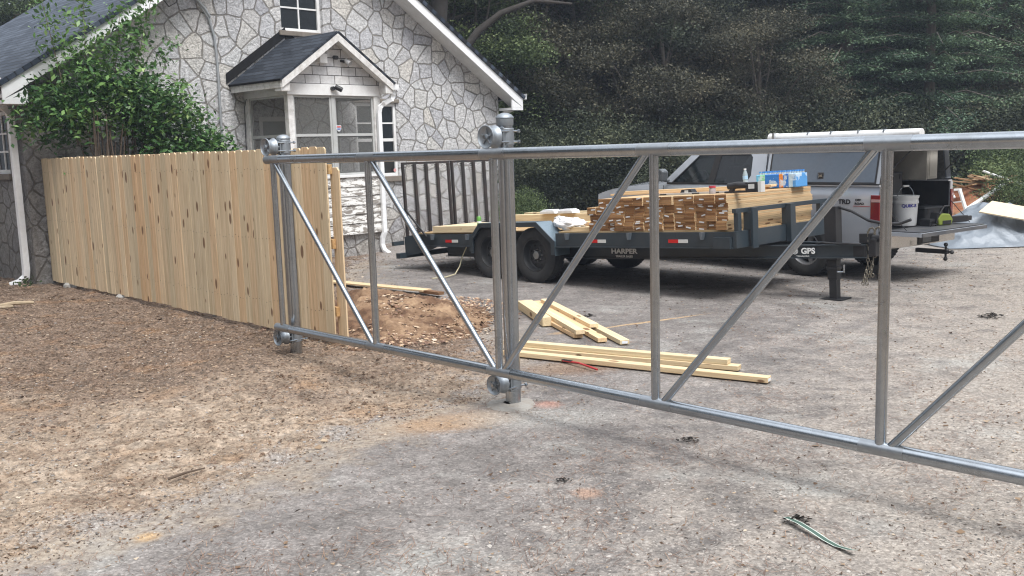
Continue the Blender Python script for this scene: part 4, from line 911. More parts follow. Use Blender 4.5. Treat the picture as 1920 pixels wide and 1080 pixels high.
# jack, coupler, chains, wiring
mb = MB(); mb.box(3.66, 3.80, .88, 1.02, .27, .86); mb.box(3.675, 3.785, .895, 1.005, .05, .27); mb.box(3.665, 3.795, .885, 1.015, .16, .20); jk = mb.build('jack', M_black, trailer, bevel=.006)
mb = MB(); mb.box(3.60, 3.86, .84, 1.08, -.175, -.16); mb.box(3.69, 3.775, .905, .995, -.16, .05); mb.build('jack_foot', M_black, jk)
mb = MB(); mb.path([(3.80, .90, .14), (3.87, .90, .14), (3.87, .90, .22)], .012, 8); mb.build('jack_handle', M_galv, jk, smooth=True)
mb = MB(); mb.box(3.95, 4.12, .90, 1.10, .30, .44); mb.box(4.12, 4.22, .93, 1.07, .31, .50); mb.path([(4.15, 1.0, .50), (4.32, 1.0, .50)], .04, 12); mb.box(4.04, 4.16, .92, 1.08, .445, .56); cp = mb.build('coupler', M_black, trailer, bevel=.01)
mb = MB(); mb.path([(3.74, 1.0, .80), (3.80, .98, .84), (3.95, .95, .80), (4.15, .92, .70), (4.35, .9, .66), (4.50, .9, .66), (4.62, .9, .70)], .016, 8); mb.build('wiring_harness', M_black, trailer, smooth=True)
mb = MB(); mb.path([(3.55, .9, .45), (3.7, .8, .47), (3.85, .85, .455), (4.0, .8, .46), (4.1, .85, .45)], .012, 8); mb.build('wiring_harness', M_black, trailer, smooth=True)
M_chain = paint('tarnished_chain', (.22, .20, .16), .4, metal=.7, dirt=.4, dirtc=(.08, .06, .04))
for k, (xo, yo, z0, z1, sw) in enumerate(((4.14, .93, .52, .02, 0), (4.18, 1.0, .52, .10, .03))):
    mb = MB(); n_ = 13
    def link(c, rotn, s=.021):
        pts = []
        for i in range(13): a = i/12*math.tau; p = Vector((math.cos(a)*s*.68, 0, math.sin(a)*s)); pts.append(TM(*c) @ Matrix.Rotation(rotn, 4, 'Z') @ p)
        mb.path(pts, .0052, 6, cap=False)
    for i in range(n_):
        t = i/(n_-1); link((xo+sw*math.sin(t*6)-.02*t, yo+.01*math.sin(t*5), z0+(z1-z0)*t), (i % 2)*math.pi/2+.3)
    for i in range(6):
        t = i/6; link((xo-.06+.05*t, yo-.02, z1+.0+t*.16), (i % 2)*math.pi/2)
    hk = [(xo, yo, z0+.0), (xo+.0, yo, z0+.05), (xo+.02, yo, z0+.09), (xo+.05, yo, z0+.10), (xo+.075, yo, z0+.07), (xo+.07, yo, z0+.03)]
    mb.path(hk, .011, 8); mb.build('safety_chain', M_chain, trailer, smooth=True)
# lettering
def text(name, s, size, mat, parent, M, ext=.001, sx=1.0, bold=0):
    cu = bpy.data.curves.new(name, 'FONT'); cu.body = s; cu.size = size; cu.extrude = ext; cu.align_x = 'CENTER'; cu.align_y = 'CENTER'; cu.offset = bold
    tmp = bpy.data.objects.new(name, cu); COL.objects.link(tmp)
    dg = bpy.context.evaluated_depsgraph_get(); me = bpy.data.meshes.new_from_object(tmp.evaluated_get(dg)); bpy.data.objects.remove(tmp)
    me.materials.clear(); me.materials.append(mat); o = bpy.data.objects.new(name, me); COL.objects.link(o); o.parent = parent; o.matrix_local = M @ Matrix.Diagonal((sx, 1, 1, 1)); return o
M_let = simple('white_lettering', (.72, .73, .72), .5)
RX = Matrix.Rotation(R(90), 4, 'X')
text('lettering', 'HARPER', .085, M_let, trailer, TM(1.23, .37, .395) @ RX, sx=1.35, bold=.003)
text('lettering', 'TRAILER SALES', .036, M_let, trailer, TM(1.23, .37, .332) @ RX, sx=1.15, bold=.001)
RG = Matrix.Rotation(math.atan2(.93-.42, 4.12-1.2), 4, 'Z')
yb = .42+(.51)*(3.5-1.2)/2.92-.052
text('lettering', 'GPS', .088, M_let, trailer, TM(3.52, yb, .378) @ RG @ RX, sx=1.05, bold=.003)
text('lettering', 'TRAILERS', .022, M_let, trailer, TM(3.46, yb-.01, .322) @ RG @ RX, sx=1.6)
mb = MB()
for k in range(3): mb.lathe([(.034-k*.011, 0), (.034-k*.011, .002), (.029-k*.011, .002), (.029-k*.011, 0)], 20, TM(3.375, yb-.024, .378) @ RG @ RX)
mb.build('emblem', M_let, trailer)
trailer_M = trailer.matrix_basis.copy()
TMX = Matrix.Translation(TO) @ Matrix.Rotation(TA, 4, 'Z') @ Matrix.Rotation(-math.atan(.046), 4, 'Y')
trailer.matrix_basis = TMX
def on_trailer(o): o.matrix_basis = TMX @ o.matrix_basis; return o
# yellow cord hanging from trailer
mb = MB(); mb.path([(-.62, 13.75, .42), (-.70, 13.8, .25), (-.74, 13.75, .12), (-.80, 13.6, .03), (-.92, 13.4, .018), (-1.1, 13.3, .018)], .008, 6); o = mb.build('pale_cord', simple('cord_yellow', (.55, .50, .33), .6), smooth=True); tag(o, 'thin pale yellow cord trailing from under the trailer onto the driveway', 'cord')

# ---- picket stack: every board is a thing
M_pend = wood('stacked_pickets', 1, ((.50, .37, .23), (.70, .55, .36)), obj=True)
def endgrain():
    n = N('picket_end_grain'); g = n.noise(3, 5, .6, n.coord((8, 8, 60))); ob = n.objrnd()
    c = n.ramp(ob, [(0, (.21, .10, .042)), (.35, (.35, .185, .080)), (.7, (.44, .255, .12)), (1, (.27, .135, .06))]); c = n.mix(.5, c, n.ramp(g, [(.3, .5), (.7, 1.1)]), 'MULTIPLY'); n.col(c).set(rough=.8, spec=.2); return n.m
M_end = endgrain(); M_tag = simple('paper_tag_white', (.72, .72, .72), .6)
variants = []
for v in range(4):
    mb = MB(); mb.cur = random.random(); mb.box(-.0695, .0695, 0, 1.83, 0, .0178); 
    me_o = mb.build('fence_picket', M_pend, None, bevel=0); me_o.data.materials.append(M_end)
    for pgn in me_o.data.polygons:
        if abs(pgn.normal.y) > .9: pgn.material_index = 1
    variants.append(me_o.data); bpy.data.objects.remove(me_o)
tm = MB().box(-.032, .032, -.003, -.0005, .001, .0165).build('paper_tag', M_tag); tagmesh = tm.data; bpy.data.objects.remove(tm)
cols = 14; rows = 20
for c in range(cols):
    x = 1.02+c*.1445; nrow = rows if c > 0 else rows-5; yj0 = .06
    for r0 in range(nrow):
        if r0 % 5 == 0: yj = yj0+random.uniform(-.03, .03); xj = random.uniform(-.004, .004)
        o = bpy.data.objects.new('fence_picket', variants[random.randrange(4)]); COL.objects.link(o)
        o.matrix_basis = TMX @ TM(x+xj+random.uniform(-.0015, .0015), yj+random.uniform(-.006, .006), .6765+r0*.0195+random.uniform(0, .0008))
        tag(o, 'tan wooden picket lying crosswise in the tall stack on the trailer', 'picket', 'new pickets stacked crosswise on the trailer')
        if random.random() < .24:
            t_ = bpy.data.objects.new('paper_tag', tagmesh); COL.objects.link(t_); t_.parent = o; t_.matrix_basis = TM(random.uniform(-.03, .03), 0, 0) @ Matrix.Rotation(random.uniform(-.25, .25), 4, 'Y')
# top layer boards, laid along the trailer at the back of the stack
zt = .6765+20*.0195
def tboard(x0, x1, y, z, w_, h_, lab, mat=None, tg=False, rz_=0):
    mb = MB(); mb.cur = random.random(); mb.box(0, x1-x0, -w_/2, w_/2, 0, h_); o = mb.build('lumber_board', mat or M_lumX, None, TMX @ TM(x0, y, z) @ rotz(rz_), bevel=.003)
    return tag(o, lab, 'timber', 'lumber laid along the trailer')
tboard(.35, 2.72, 1.28, zt+.002, .14, .026, 'long board lying on the picket stack, lowest at the back')
tboard(.45, 2.80, 1.30, zt+.0285, .13, .026, 'long board lying topmost at the back of the picket stack', rz_=.005)
tboard(.30, 2.60, 1.48, zt+.002, .14, .036, 'long board on the picket stack farthest from the camera')
tboard(-2.05, -1.10, .42, .676, .82, .092, 'wide bundle of pale planks on the rear of the trailer deck, nearest its ramps')
tboard(-1.50, .95, 1.05, .676, .16, .18, 'thick stacked beam on the trailer deck behind the fender')
tboard(-1.3, .95, 1.24, .676, .14, .20, 'second thick beam on the deck behind the first beam')
tboard(.20, 1.0, .62, .676, .30, .085, 'short plank bundle on the deck between white bag and picket stack')
tboard(.46, .94, .30, .676, .20, .04, 'short flat plank on the deck edge beside the white bag')
# can, trays, bag
mb = MB(); mb.lathe([(0, 0), (.028, .0), (.033, .008), (.033, .112), (.027, .122), (.027, .12), (0, .12)], 20); o = mb.build('drink_can', N('can_green').col((.16, .42, .08)).set(rough=.3, metal=.4).m, None, TMX @ TM(-1.17, .14, .768), smooth=True, angle=50); tag(o, 'green drinks can standing on the plank bundle near the trailer wheels', 'can')
MB().lathe([(.0335, .03), (.0335, .06)], 20).build('can_band', simple('can_white', (.7, .75, .7), .4), o)
for i, x in enumerate((-.72, -.38)):
    mb = MB(); mb.prism([(0, .0), (.02, .045), (.28, .045), (.30, 0)], -.08, .08); mb.prism([(.03, .046), (.06, .06), (.24, .06), (.27, .046)], -.07, .07)
    o = mb.build('foam_tray', simple('foam_white', (.76, .77, .78), .5), None, TMX @ TM(x, .98, .862), bevel=.01); tag(o, ['white foam food tray on the beam, nearer the ramps', 'white foam food tray on the beam, nearer the picket stack'][i], 'tray', 'food trays on the trailer')
def bag():
    V = []; n_ = 40; Fq = []
    for j in range(n_):
        for i in range(n_):
            u = i/n_*math.tau; v = -math.pi/2+math.pi*j/(n_-1); x = math.cos(u)*math.cos(v); y = math.sin(u)*math.cos(v); z = math.sin(v)
            d = 1+.28*noise.fractal(Vector((x*2.2, y*2.2, z*2.2)), .7, 2.3, 5)+.08*abs(noise.noise(Vector((x*6, y*6, z*6))))
            V.append((x*.24*d-.05*z, y*.13*d, max(0, .075+z*.085*d+.05*math.exp(-((x+.75)**2+y*y)*6))))
    for j in range(n_-1):
        for i in range(n_): Fq.append((j*n_+i, j*n_+(i+1) % n_, (j+1)*n_+(i+1) % n_, (j+1)*n_+i))
    o = np_mesh('plastic_bag', V, Fq, np.zeros(len(Fq)), N('white_plastic').col((.80, .80, .80)).set(rough=.35).m, smooth=False); o.matrix_basis = TMX @ TM(.40, .30, .677); tag(o, 'crumpled white plastic bag on the trailer deck beside the picket stack', 'bag')
bag()
# tools on the stack
zt2 = zt+.002
mb = MB(); mb.prism([(0, 0), (.03, .055), (.16, .06), (.20, .0)], 0, .10); mb.box(.03, .07, -.006, -.0, .01, .05)
o = mb.build('battery_charger', M_black, None, TMX @ TM(1.98, .55, zt2), bevel=.012); tag(o, 'squat black battery charger sitting on the picket stack', 'charger'); MB().box(.08, .13, -.008, -.002, .012, .045).build('charger_label', M_wht, o)
mb = MB(); mb.box(0, 1.05, 0, .05, 0, .022); o = mb.build('spirit_level', simple('level_grey', (.5, .5, .5), .4, .3), None, TMX @ TM(1.72, .40, zt2), bevel=.002); tag(o, 'long thin spirit level lying along the picket stack', 'level')
mb = MB()
for a in (.08, .55, .82): mb.box(a, a+.10, -.002, .0, .004, .018)
mb.build('level_window', M_black, o)
mb = MB(); mb.lathe([(0, 0), (.038, 0), (.038, .055), (.03, .065), (0, .065)], 16); o = mb.build('plastic_jar', glassmat('jar_plastic', (.5, .45, .45), .4, .2), None, TMX @ TM(2.62, .30, zt2), smooth=True); tag(o, 'small clear plastic jar with a red lid on the picket stack', 'jar')
MB().lathe([(.039, .066), (.039, .09), (0, .09)], 16).build('lid', simple('lid_red', (.45, .05, .07), .4), o)
mb = MB(); mb.path([(0, 0, .075), (.12, 0, .085), (.30, 0, .075)], [.035, .04, .03], 12); mb.box(.22, .38, -.03, .03, .0, .11); mb.prism([(.0, 0), (.04, .06), (.09, .06), (.06, .0)], -.025, .025); mb.box(-.04, .30, -.02, .02, .0, .022)
o = mb.build('nail_gun', M_black, None, TMX @ TM(2.88, .22, zt2) @ rotz(.1), bevel=.006); tag(o, 'black cordless nail gun lying on the picket stack corner', 'nail gun'); MB().box(.26, .33, -.034, -.0305, .04, .09).build('tool_label', M_wht, o)
mb = MB(); mb.box(.385, .42, -.06, .04, 0, .115); mb.build('battery_pack', M_wht, o)
# water bottles
def bottle_mb(mb, x, y, z, h=.205, r_=.031): mb.lathe([(0, z), (r_*.9, z), (r_, z+.012), (r_, z+h*.30), (r_*.9, z+h*.34), (r_, z+h*.38), (r_, z+h*.66), (r_*.45, z+h*.90), (r_*.42, z+h*.93)], 12, TM(x, y, 0))
M_pet = glassmat('clear_pet', (.55, .66, .72), .45, .12); M_cap = simple('white_cap', (.75, .76, .78), .4)
mb = MB(); bottle_mb(mb, 0, 0, 0); o = mb.build('water_bottle', M_pet, None, TMX @ TM(2.42, 1.30, zt+.055) @ Matrix.Diagonal((1, 1, 1, 1)), smooth=True); tag(o, 'single clear water bottle standing left of the shrink wrapped water pack', 'bottle')
MB().lathe([(.0315, .075), (.0315, .12)], 12).build('bottle_label', simple('label_pale_blue', (.35, .55, .75), .4), o); MB().lathe([(.015, .19), (.015, .207), (0, .207)], 10).build('bottle_cap', M_cap, o)
pk = empty('water_pack'); pk.matrix_basis = TMX @ TM(2.52, 1.28, zt+.08) if False else TMX @ TM(2.50, 1.42, zt+.003); tag(pk, 'shrink wrapped pack of water bottles with blue and orange print on the lumber', 'bottled water pack')
mb = MB()
for i in range(8):
    for j in range(4): bottle_mb(mb, .035+i*.066, .035+j*.066, 0)
mb.build('bottles', M_pet, pk, smooth=True)
mb = MB()
for i in range(8):
    for j in range(4): mb.lathe([(.0145, .19), (.0145, .208), (0, .208)], 8, TM(.035+i*.066, .035+j*.066, 0))
mb.build('caps', simple('cap_blue', (.06, .25, .62), .4), pk)
def wrap():
    n = N('printed_wrap'); P = n.coord(); sp = n.n('SeparateXYZ'); n.l(P, sp.inputs[0]); X = sp.outputs[0]
    c = n.ramp(n.math('DIVIDE', X, .53), [(0, (.15, .45, .65)), (.10, (.25, .60, .35)), (.22, (.03, .18, .55)), (.58, (.70, .25, .06)), (.68, (.03, .17, .55)), (.82, (.45, .60, .70)), (.92, (.10, .32, .66))], 'CONSTANT')
    wv = n.noise(9, 3); c = n.mix(n.ramp(wv, [(.52, 0.0), (.58, .8)]), c, (.60, .72, .80)); n.col(c).set(rough=.22); n.bump(n.noise(25, 4), .5, .01); return n.m
mb = MB()
mb.box(-.004, .532, -.003, .266, .004, .168); mb.build('wrap', wrap(), pk, bevel=.008)

# ------------------------------------------------------------ pickup truck (local +X to the rear, +Y to its right side, origin at near rear corner)
KA = R(-53); KS = .88
truck = empty('pickup_truck', (4.449, 11.653, 0), KA); truck.scale = (KS,)*3
tag(truck, 'silver double cab pickup truck with camper shell, open tailgate and a ladder rack', 'pickup truck')
M_silver = N('silver_car_paint'); _n = M_silver; _n.col(_n.mix(_n.noise(2, 4), (.46, .49, .54), (.55, .58, .63))).set(rough=.24, metal=.40, coat=.8); M_silver = _n.m
M_kg = glassmat('truck_glass', (.012, .016, .018), .22, .03); M_kgd = paint('cap_window_tint', (.13, .155, .19), .12, dirt=.1)
M_trim = paint('black_trim', (.012, .012, .014), .55, dirt=.2)
WBX = (-1.22, -4.80); ARCH = .47
def side_bulge(z): return .03+.05*max(0, (1.05-z)/.6)**2*(1 if z < 1.05 else 0)+(.10*((z-1.15)/.2)**2*.4 if z > 1.15 else 0)
def body_side(mb, x0, x1, ztop, yside, n_=8):
    xs_ = list(np.arange(x0, x1+1e-6, .04)); rows_ = []
    for x in xs_:
        zl_ = .46
        for wx in WBX:
            d = abs(x-wx)
            if d < ARCH: zl_ = max(zl_, .41+math.sqrt(ARCH*ARCH-d*d))
        zt_ = ztop(x); rows_.append([(x, (side_bulge(zl_+(zt_-zl_)*k/n_) if yside == 0 else 1.95-side_bulge(zl_+(zt_-zl_)*k/n_)), zl_+(zt_-zl_)*k/n_) for k in range(n_+1)])
    vs = [p for r0 in rows_ for p in r0]; fs = []
    for i in range(len(xs_)-1):
        for k in range(n_):
            a = i*(n_+1)+k; f = (a, a+n_+1, a+n_+2, a+1); fs.append(f if yside == 0 else f[::-1])
    mb.add(vs, fs)
def hood_z(x):   # top line of the body (belt / hood)
    if x > -4.15: return 1.34
    t = (-4.15-x)/1.6; return 1.34-.10*t-.12*t**4
mb = MB()
for ys_ in (0, 1.95): body_side(mb, -5.72, -1.98, lambda x: hood_z(x), ys_)
# hood and front
for i in range(12):
    xa, xb = -4.15-i*1.57/12, -4.15-(i+1)*1.57/12
    for j in range(8):
        def pt(x, q): y = .07+(1.81)*q; return (x, y, hood_z(x)+.09*math.sin(math.pi*q)*(1-.3*(-4.15-x)/1.6))
        mb.add([pt(xa, j/8), pt(xa, (j+1)/8), pt(xb, (j+1)/8), pt(xb, j/8)], [(3, 2, 1, 0)])
mb.add([(-5.72, .05, .46), (-5.72, 1.90, .46), (-5.74, 1.88, hood_z(-5.72)), (-5.74, .07, hood_z(-5.72))], [(1, 0, 3, 2)])
mb.build('body', M_silver, truck, smooth=True)
mb = MB()
for ys_ in (0, 1.95): body_side(mb, -1.95, -.02, lambda x: 1.335, ys_)
for (ya, yb) in ((.03, .13), (1.82, 1.92)):
    mb.box(-1.95, -.02, ya, yb, 1.336, 1.356)
for (ya, yb) in ((.035, .10), (1.85, 1.915)): mb.box(-.02, -.005, ya, yb, .72, 1.335)
mb.box(-1.95, -1.92, .06, 1.89, .6, 1.335)
mb.build('bed_side', M_silver, truck, smooth=True)
mb = MB(); mb.box(-1.9, -.02, .105, 1.845, .69, .71); mb.box(-1.9, -.02, .10, .115, .71, 1.335); mb.box(-1.9, -.02, 1.835, 1.85, .71, 1.335); mb.box(-1.915, -1.90, .1, 1.85, .69, 1.335); mb.box(-1.6, -.85, .116, .34, .71, .92); mb.box(-1.6, -.85, 1.61, 1.834, .71, .92); mb.build('bed_liner', M_trim, truck)
# cab
def cab_y(z): return .07+(z-1.34)*.26
mb = MB()
def strip(p, q, wa, wb, inset=0, mbx=None):   # side pillar between (x,z) pairs with widths
    for side in (0, 1):
        vs = []
        for (x, z), wd in ((p, wa), (q, wb)):
            y = cab_y(z)+inset
            for dx in (-wd/2, wd/2): vs.append((x+dx, y if side == 0 else 1.95-y, z)); vs.append((x+dx, (y+.05) if side == 0 else 1.95-y-.05, z))
        (mbx or mb).add(vs, [(0, 2, 6, 4), (1, 5, 7, 3), (0, 4, 5, 1), (2, 3, 7, 6)])
for side in (0, 1):
    Y_ = (lambda z: cab_y(z)) if side == 0 else (lambda z: 1.95-cab_y(z))
    for poly in ([(-4.15, 1.335), (-3.92, 1.36), (-3.40, 1.80), (-3.44, 1.93)], [(-4.15, 1.335), (-2.0, 1.335), (-2.0, 1.36), (-3.92, 1.36)], [(-3.40, 1.80), (-2.03, 1.80), (-2.03, 1.93), (-3.44, 1.93)],
                 [(-2.42, 1.36), (-2.0, 1.36), (-2.03, 1.80), (-2.34, 1.80), (-2.30, 1.76), (-2.28, 1.48), (-2.33, 1.40)]):
        mb.add([(x, Y_(z), z) for x, z in poly], [tuple(range(len(poly))) if side == 0 else tuple(range(len(poly)))[::-1]])
# roof
nr_ = 10
def roofp(i, j):
    x = -3.42+(1.37)*i/nr_; q = j/nr_; ya = cab_y(1.93); y = ya+(1.95-2*ya)*q; return (x, y, 1.925+.055*math.sin(math.pi*q)+.02*math.sin(math.pi*i/nr_))
for i in range(nr_):
    for j in range(nr_): mb.add([roofp(i, j), roofp(i+1, j), roofp(i+1, j+1), roofp(i, j+1)], [(0, 1, 2, 3)])
mb.add([(-2.0, .08, 1.335), (-2.0, 1.87, 1.335), (-2.03, 1.72, 1.94), (-2.03, .23, 1.94)], [(0, 1, 2, 3)])
mb.build('cab', M_silver, truck, smooth=True)
tb = MB(); strip((-3.08, 1.34), (-3.00, 1.80), .13, .12, .004, tb)
for side in (0, 1):
    y0_ = .055 if side == 0 else 1.895-.02
    tb.box(-4.02, -2.2, y0_, y0_+.03, 1.335, 1.365)
    yy = lambda z: (cab_y(z)-.004 if side == 0 else 1.95-cab_y(z)+.004)
    tb.add([(-3.935, yy(1.355), 1.355), (-3.90, yy(1.355), 1.355), (-3.385, yy(1.80), 1.80), (-3.41, yy(1.80), 1.80)], [(0, 1, 2, 3) if side == 0 else (3, 2, 1, 0)])
    tb.add([(-3.41, yy(1.795), 1.795), (-2.34, yy(1.795), 1.795), (-2.34, yy(1.81), 1.81), (-3.41, yy(1.81), 1.81)], [(0, 1, 2, 3) if side == 0 else (3, 2, 1, 0)])
tb.build('window_trim', M_trim, truck)
for nm, pl_ in (('front_side_window', [(-3.92, 1.36), (-3.12, 1.36), (-3.04, 1.80), (-3.40, 1.80)]), ('rear_side_window', [(-3.04, 1.36), (-2.42, 1.36), (-2.33, 1.40), (-2.28, 1.48), (-2.30, 1.76), (-2.34, 1.80), (-2.96, 1.80)])):
    for side in (0, 1):
        g = MB(); g.add([(x, (cab_y(z)+.012 if side == 0 else 1.95-cab_y(z)-.012), z) for x, z in pl_], [tuple(range(len(pl_))) if side == 0 else tuple(range(len(pl_)))[::-1]])
        g.build(nm, M_kg if nm[0] == 'f' else glassmat('privacy_glass', (.01, .012, .014), .12, .03) if 'privacy_glass' not in bpy.data.materials else (M_kg if nm[0] == 'f' else bpy.data.materials['privacy_glass']), truck)
g = MB(); g.add([(-4.15, .10, 1.34), (-4.15, 1.85, 1.34), (-3.44, 1.70, 1.91), (-3.44, .25, 1.91)], [(3, 2, 1, 0)]); g.build('windscreen', M_kg, truck)
# interior
M_int = simple('grey_interior', (.10, .10, .10), .8)
mb = MB(); mb.box(-4.1, -2.05, .12, 1.83, .6, .75); mb.box(-4.12, -3.75, .14, 1.81, 1.0, 1.33)
for ya in (.30, 1.10):
    mb.box(-3.45, -2.95, ya, ya+.52, .75, 1.05); mb.prism([(-3.05, 1.0), (-2.92, 1.0), (-2.80, 1.62), (-2.92, 1.62)], ya, ya+.52); mb.prism([(-2.93, 1.66), (-2.85, 1.66), (-2.82, 1.82), (-2.90, 1.82)], ya+.13, ya+.39)
mb.box(-2.6, -2.2, .25, 1.7, .75, 1.05); mb.prism([(-2.32, 1.0), (-2.2, 1.0), (-2.12, 1.55), (-2.22, 1.55)], .25, 1.7); mb.build('interior', M_int, truck, bevel=.02)
pts = [(-3.70+.07*math.sin(a), .50+.19*math.cos(a), 1.36+.18*math.sin(a)) for a in np.linspace(0, math.tau, 29)]
mb = MB(); mb.path(pts, .018, 8, cap=False); mb.path([(-3.70, .50, 1.36), (-3.85, .50, 1.30)], .04, 8); mb.bar((-3.70, .33, 1.36), (-3.70, .67, 1.36), .03, .03); mb.build('steering_wheel', simple('wheel_grey', (.30, .30, .28), .5), truck, smooth=True)
# mirrors
for side in (0, 1):
    yy = -.17 if side == 0 else 1.95+.02
    mb = MB(); mb.prism([(-4.06, 1.40), (-3.93, 1.38), (-3.90, 1.55), (-3.97, 1.60), (-4.05, 1.57)], yy, yy+.15); mb.box(-4.0, -3.93, min(yy+.10, 1.90), yy+.22 if side == 0 else yy+.02, 1.37, 1.42)
    mi = mb.build('mirror', paint('mirror_shell', (.10, .11, .12), .3, dirt=.1), truck, bevel=.025); MB().add([(-3.925, yy+.02, 1.41), (-3.925, yy+.13, 1.41), (-3.905, yy+.13, 1.54), (-3.905, yy+.02, 1.54)], [(0, 1, 2, 3)]) if False else None
# door lines and handles
mb = MB()
for x in (-3.06, -2.30, -4.08): mb.box(x, x+.008, side_bulge(1.0)-.0245+.0195, side_bulge(1.0)-.001+.0195-.018, .62, 1.32)
mb.build('door_seam', M_trim, truck)
mb = MB()
for x in (-3.28, -2.50): mb.box(x, x+.14, .0, .028, 1.22, 1.25)
mb.build('door_handle', M_silver, truck, bevel=.008)
# camper shell
mb = MB()
CT = 1.93
def cap_y(z): return .04+(z-1.36)*.22
for side in (0, 1):
    Y_ = (lambda z: cap_y(z)) if side == 0 else (lambda z: 1.95-cap_y(z))
    f = lambda *a: (a if side == 0 else a[::-1])
    # side panel around the big window
    P_ = lambda x, z: (x, Y_(z), z)
    for q in ((-1.95, -1.88, 1.36, CT), (-.10, -.03, 1.36, CT), (-1.88, -.10, 1.36, 1.385), (-1.88, -.10, 1.81, CT)):
        a, b, c, d = q; mb.add([P_(a, c), P_(b, c), P_(b, d), P_(a, d)], [f(0, 1, 2, 3)])
for i in range(8):
    for j in range(12):
        def cp_(i, j): q = j/12; ya = cap_y(CT); return (-1.95+1.92*i/8, ya+(1.95-2*ya)*q, CT+.07*math.sin(math.pi*q)**.6)
        mb.add([cp_(i, j), cp_(i+1, j), cp_(i+1, j+1), cp_(i, j+1)], [(0, 1, 2, 3)])
mb.add([(-1.95, cap_y(1.36), 1.36), (-1.95, 1.95-cap_y(1.36), 1.36), (-1.95, 1.95-cap_y(CT), CT), (-1.95, cap_y(CT), CT)], [(3, 2, 1, 0)])
mb.box(-.08, -.032, cap_y(CT)+.02, 1.95-cap_y(CT)-.02, 1.87, 1.94)
shell = mb.build('camper_shell', M_silver, truck, smooth=True)
def lining():
    n = N('shell_lining'); n.col(n.ramp(n.noise(30, 4), [(.3, (.05, .05, .05)), (.7, (.10, .10, .095))])).set(rough=.95); return n.m
mb = MB(); mb.add([(-1.93, cap_y(1.36)+.03, 1.36), (-.10, cap_y(1.36)+.03, 1.36), (-.10, cap_y(1.9)+.03, 1.9), (-1.93, cap_y(1.9)+.03, 1.9), (-1.93, 1.92-cap_y(1.36), 1.36), (-.10, 1.92-cap_y(1.36), 1.36), (-.10, 1.92-cap_y(1.9), 1.9), (-1.93, 1.92-cap_y(1.9), 1.9)], [(0, 1, 2, 3), (4, 5, 6, 7), (3, 2, 6, 7), (0, 4, 7, 3)])
mb.build('shell_lining', lining(), shell)
for side in (0, 1):
    Y_ = (lambda z: cap_y(z)-.006) if side == 0 else (lambda z: 1.95-cap_y(z)+.006); f = (0, 1, 2, 3) if side == 0 else (3, 2, 1, 0)
    mb = MB(); P_ = lambda x, z: (x, Y_(z), z)
    for q in ((-1.90, -1.872, 1.372, 1.825), (-.108, -.08, 1.372, 1.825), (-1.872, -.108, 1.372, 1.392), (-1.872, -.108, 1.805, 1.825)):
        a, b, c, d = q; mb.add([P_(a, c), P_(b, c), P_(b, d), P_(a, d)], [f])
    wf = mb.build('shell_window_frame', M_trim, shell); g = MB(); g.add([P_(-1.872, 1.392), P_(-.108, 1.392), P_(-.108, 1.805), P_(-1.872, 1.805)], [f]); g.build('shell_window', M_kgd, wf)
mb = MB(); mb.box(-1.95, -.03, .028, .045, 1.352, 1.372); mb.box(-1.95, -.03, 1.905, 1.922, 1.352, 1.372); mb.build('shell_seal', M_trim, shell)
mb = MB(); mb.box(-1.03, -.93, cap_y(1.48)-.016, cap_y(1.48)-.007, 1.43, 1.53); mb.build('shell_latch', paint('latch_dark', (.05, .05, .055), .4), shell, bevel=.004)
mb = MB(); mb.path([(-1.005, cap_y(1.48)-.02, 1.45), (-1.005, cap_y(1.48)-.02, 1.51)], .006, 6); mb.box(-1.01, -.95, cap_y(1.48)-.0235, cap_y(1.48)-.0165, 1.465, 1.495); mb.build('latch_handle', M_galv, shell)
# raised rear glass with struts
mb = MB(); z0_ = 1.795
def lg(x, y, dz=0): return (x, y, z0_+(x+.0)*.04+dz)
for (xa, xb, ya, yb) in ((0, .04, .2, 1.75), (.60, .64, .2, 1.75), (.04, .60, .2, .24), (.04, .60, 1.71, 1.75)):
    mb.add([lg(xa, ya), lg(xb, ya), lg(xb, yb), lg(xa, yb), lg(xa, ya, .02), lg(xb, ya, .02), lg(xb, yb, .02), lg(xa, yb, .02)], [(0, 3, 2, 1), (4, 5, 6, 7), (0, 1, 5, 4), (1, 2, 6, 5), (2, 3, 7, 6), (3, 0, 4, 7)])
hg = mb.build('rear_hatch', M_trim, truck); g = MB(); g.add([lg(.04, .24, .01), lg(.60, .24, .01), lg(.60, 1.71, .01), lg(.04, 1.71, .01)], [(0, 1, 2, 3)]); g.build('hatch_glass', M_kg, hg)
mb = MB(); mb.path([(-.03, .22, 1.50), (.40, .24, 1.90)], .008, 6); mb.path([(-.03, 1.74, 1.50), (.40, 1.72, 1.90)], .008, 6); mb.build('gas_strut', M_black, hg)
# rack rail and brackets
mb = MB(); mb.path([(-1.9, .15, 1.965), (.02, .15, 1.965)], .03, 12); mb.path([(-1.9, 1.80, 1.965), (.02, 1.80, 1.965)], .03, 12)
for x in (-1.75, -.98, -.2): mb.box(x, x+.05, .15, 1.8, 1.985, 2.015)
mb.box(-2.0, -1.96, .25, .29, 1.92, 2.12); mb.build('ladder_rack', galv('rack_aluminium', (.72, .73, .75), .35), truck, smooth=True)
mb = MB()
for x in (-1.52, -.85, -.15): mb.box(x, x+.035, .10, .16, 1.90, 2.0)
mb.build('rack_clamp', M_cast, truck)
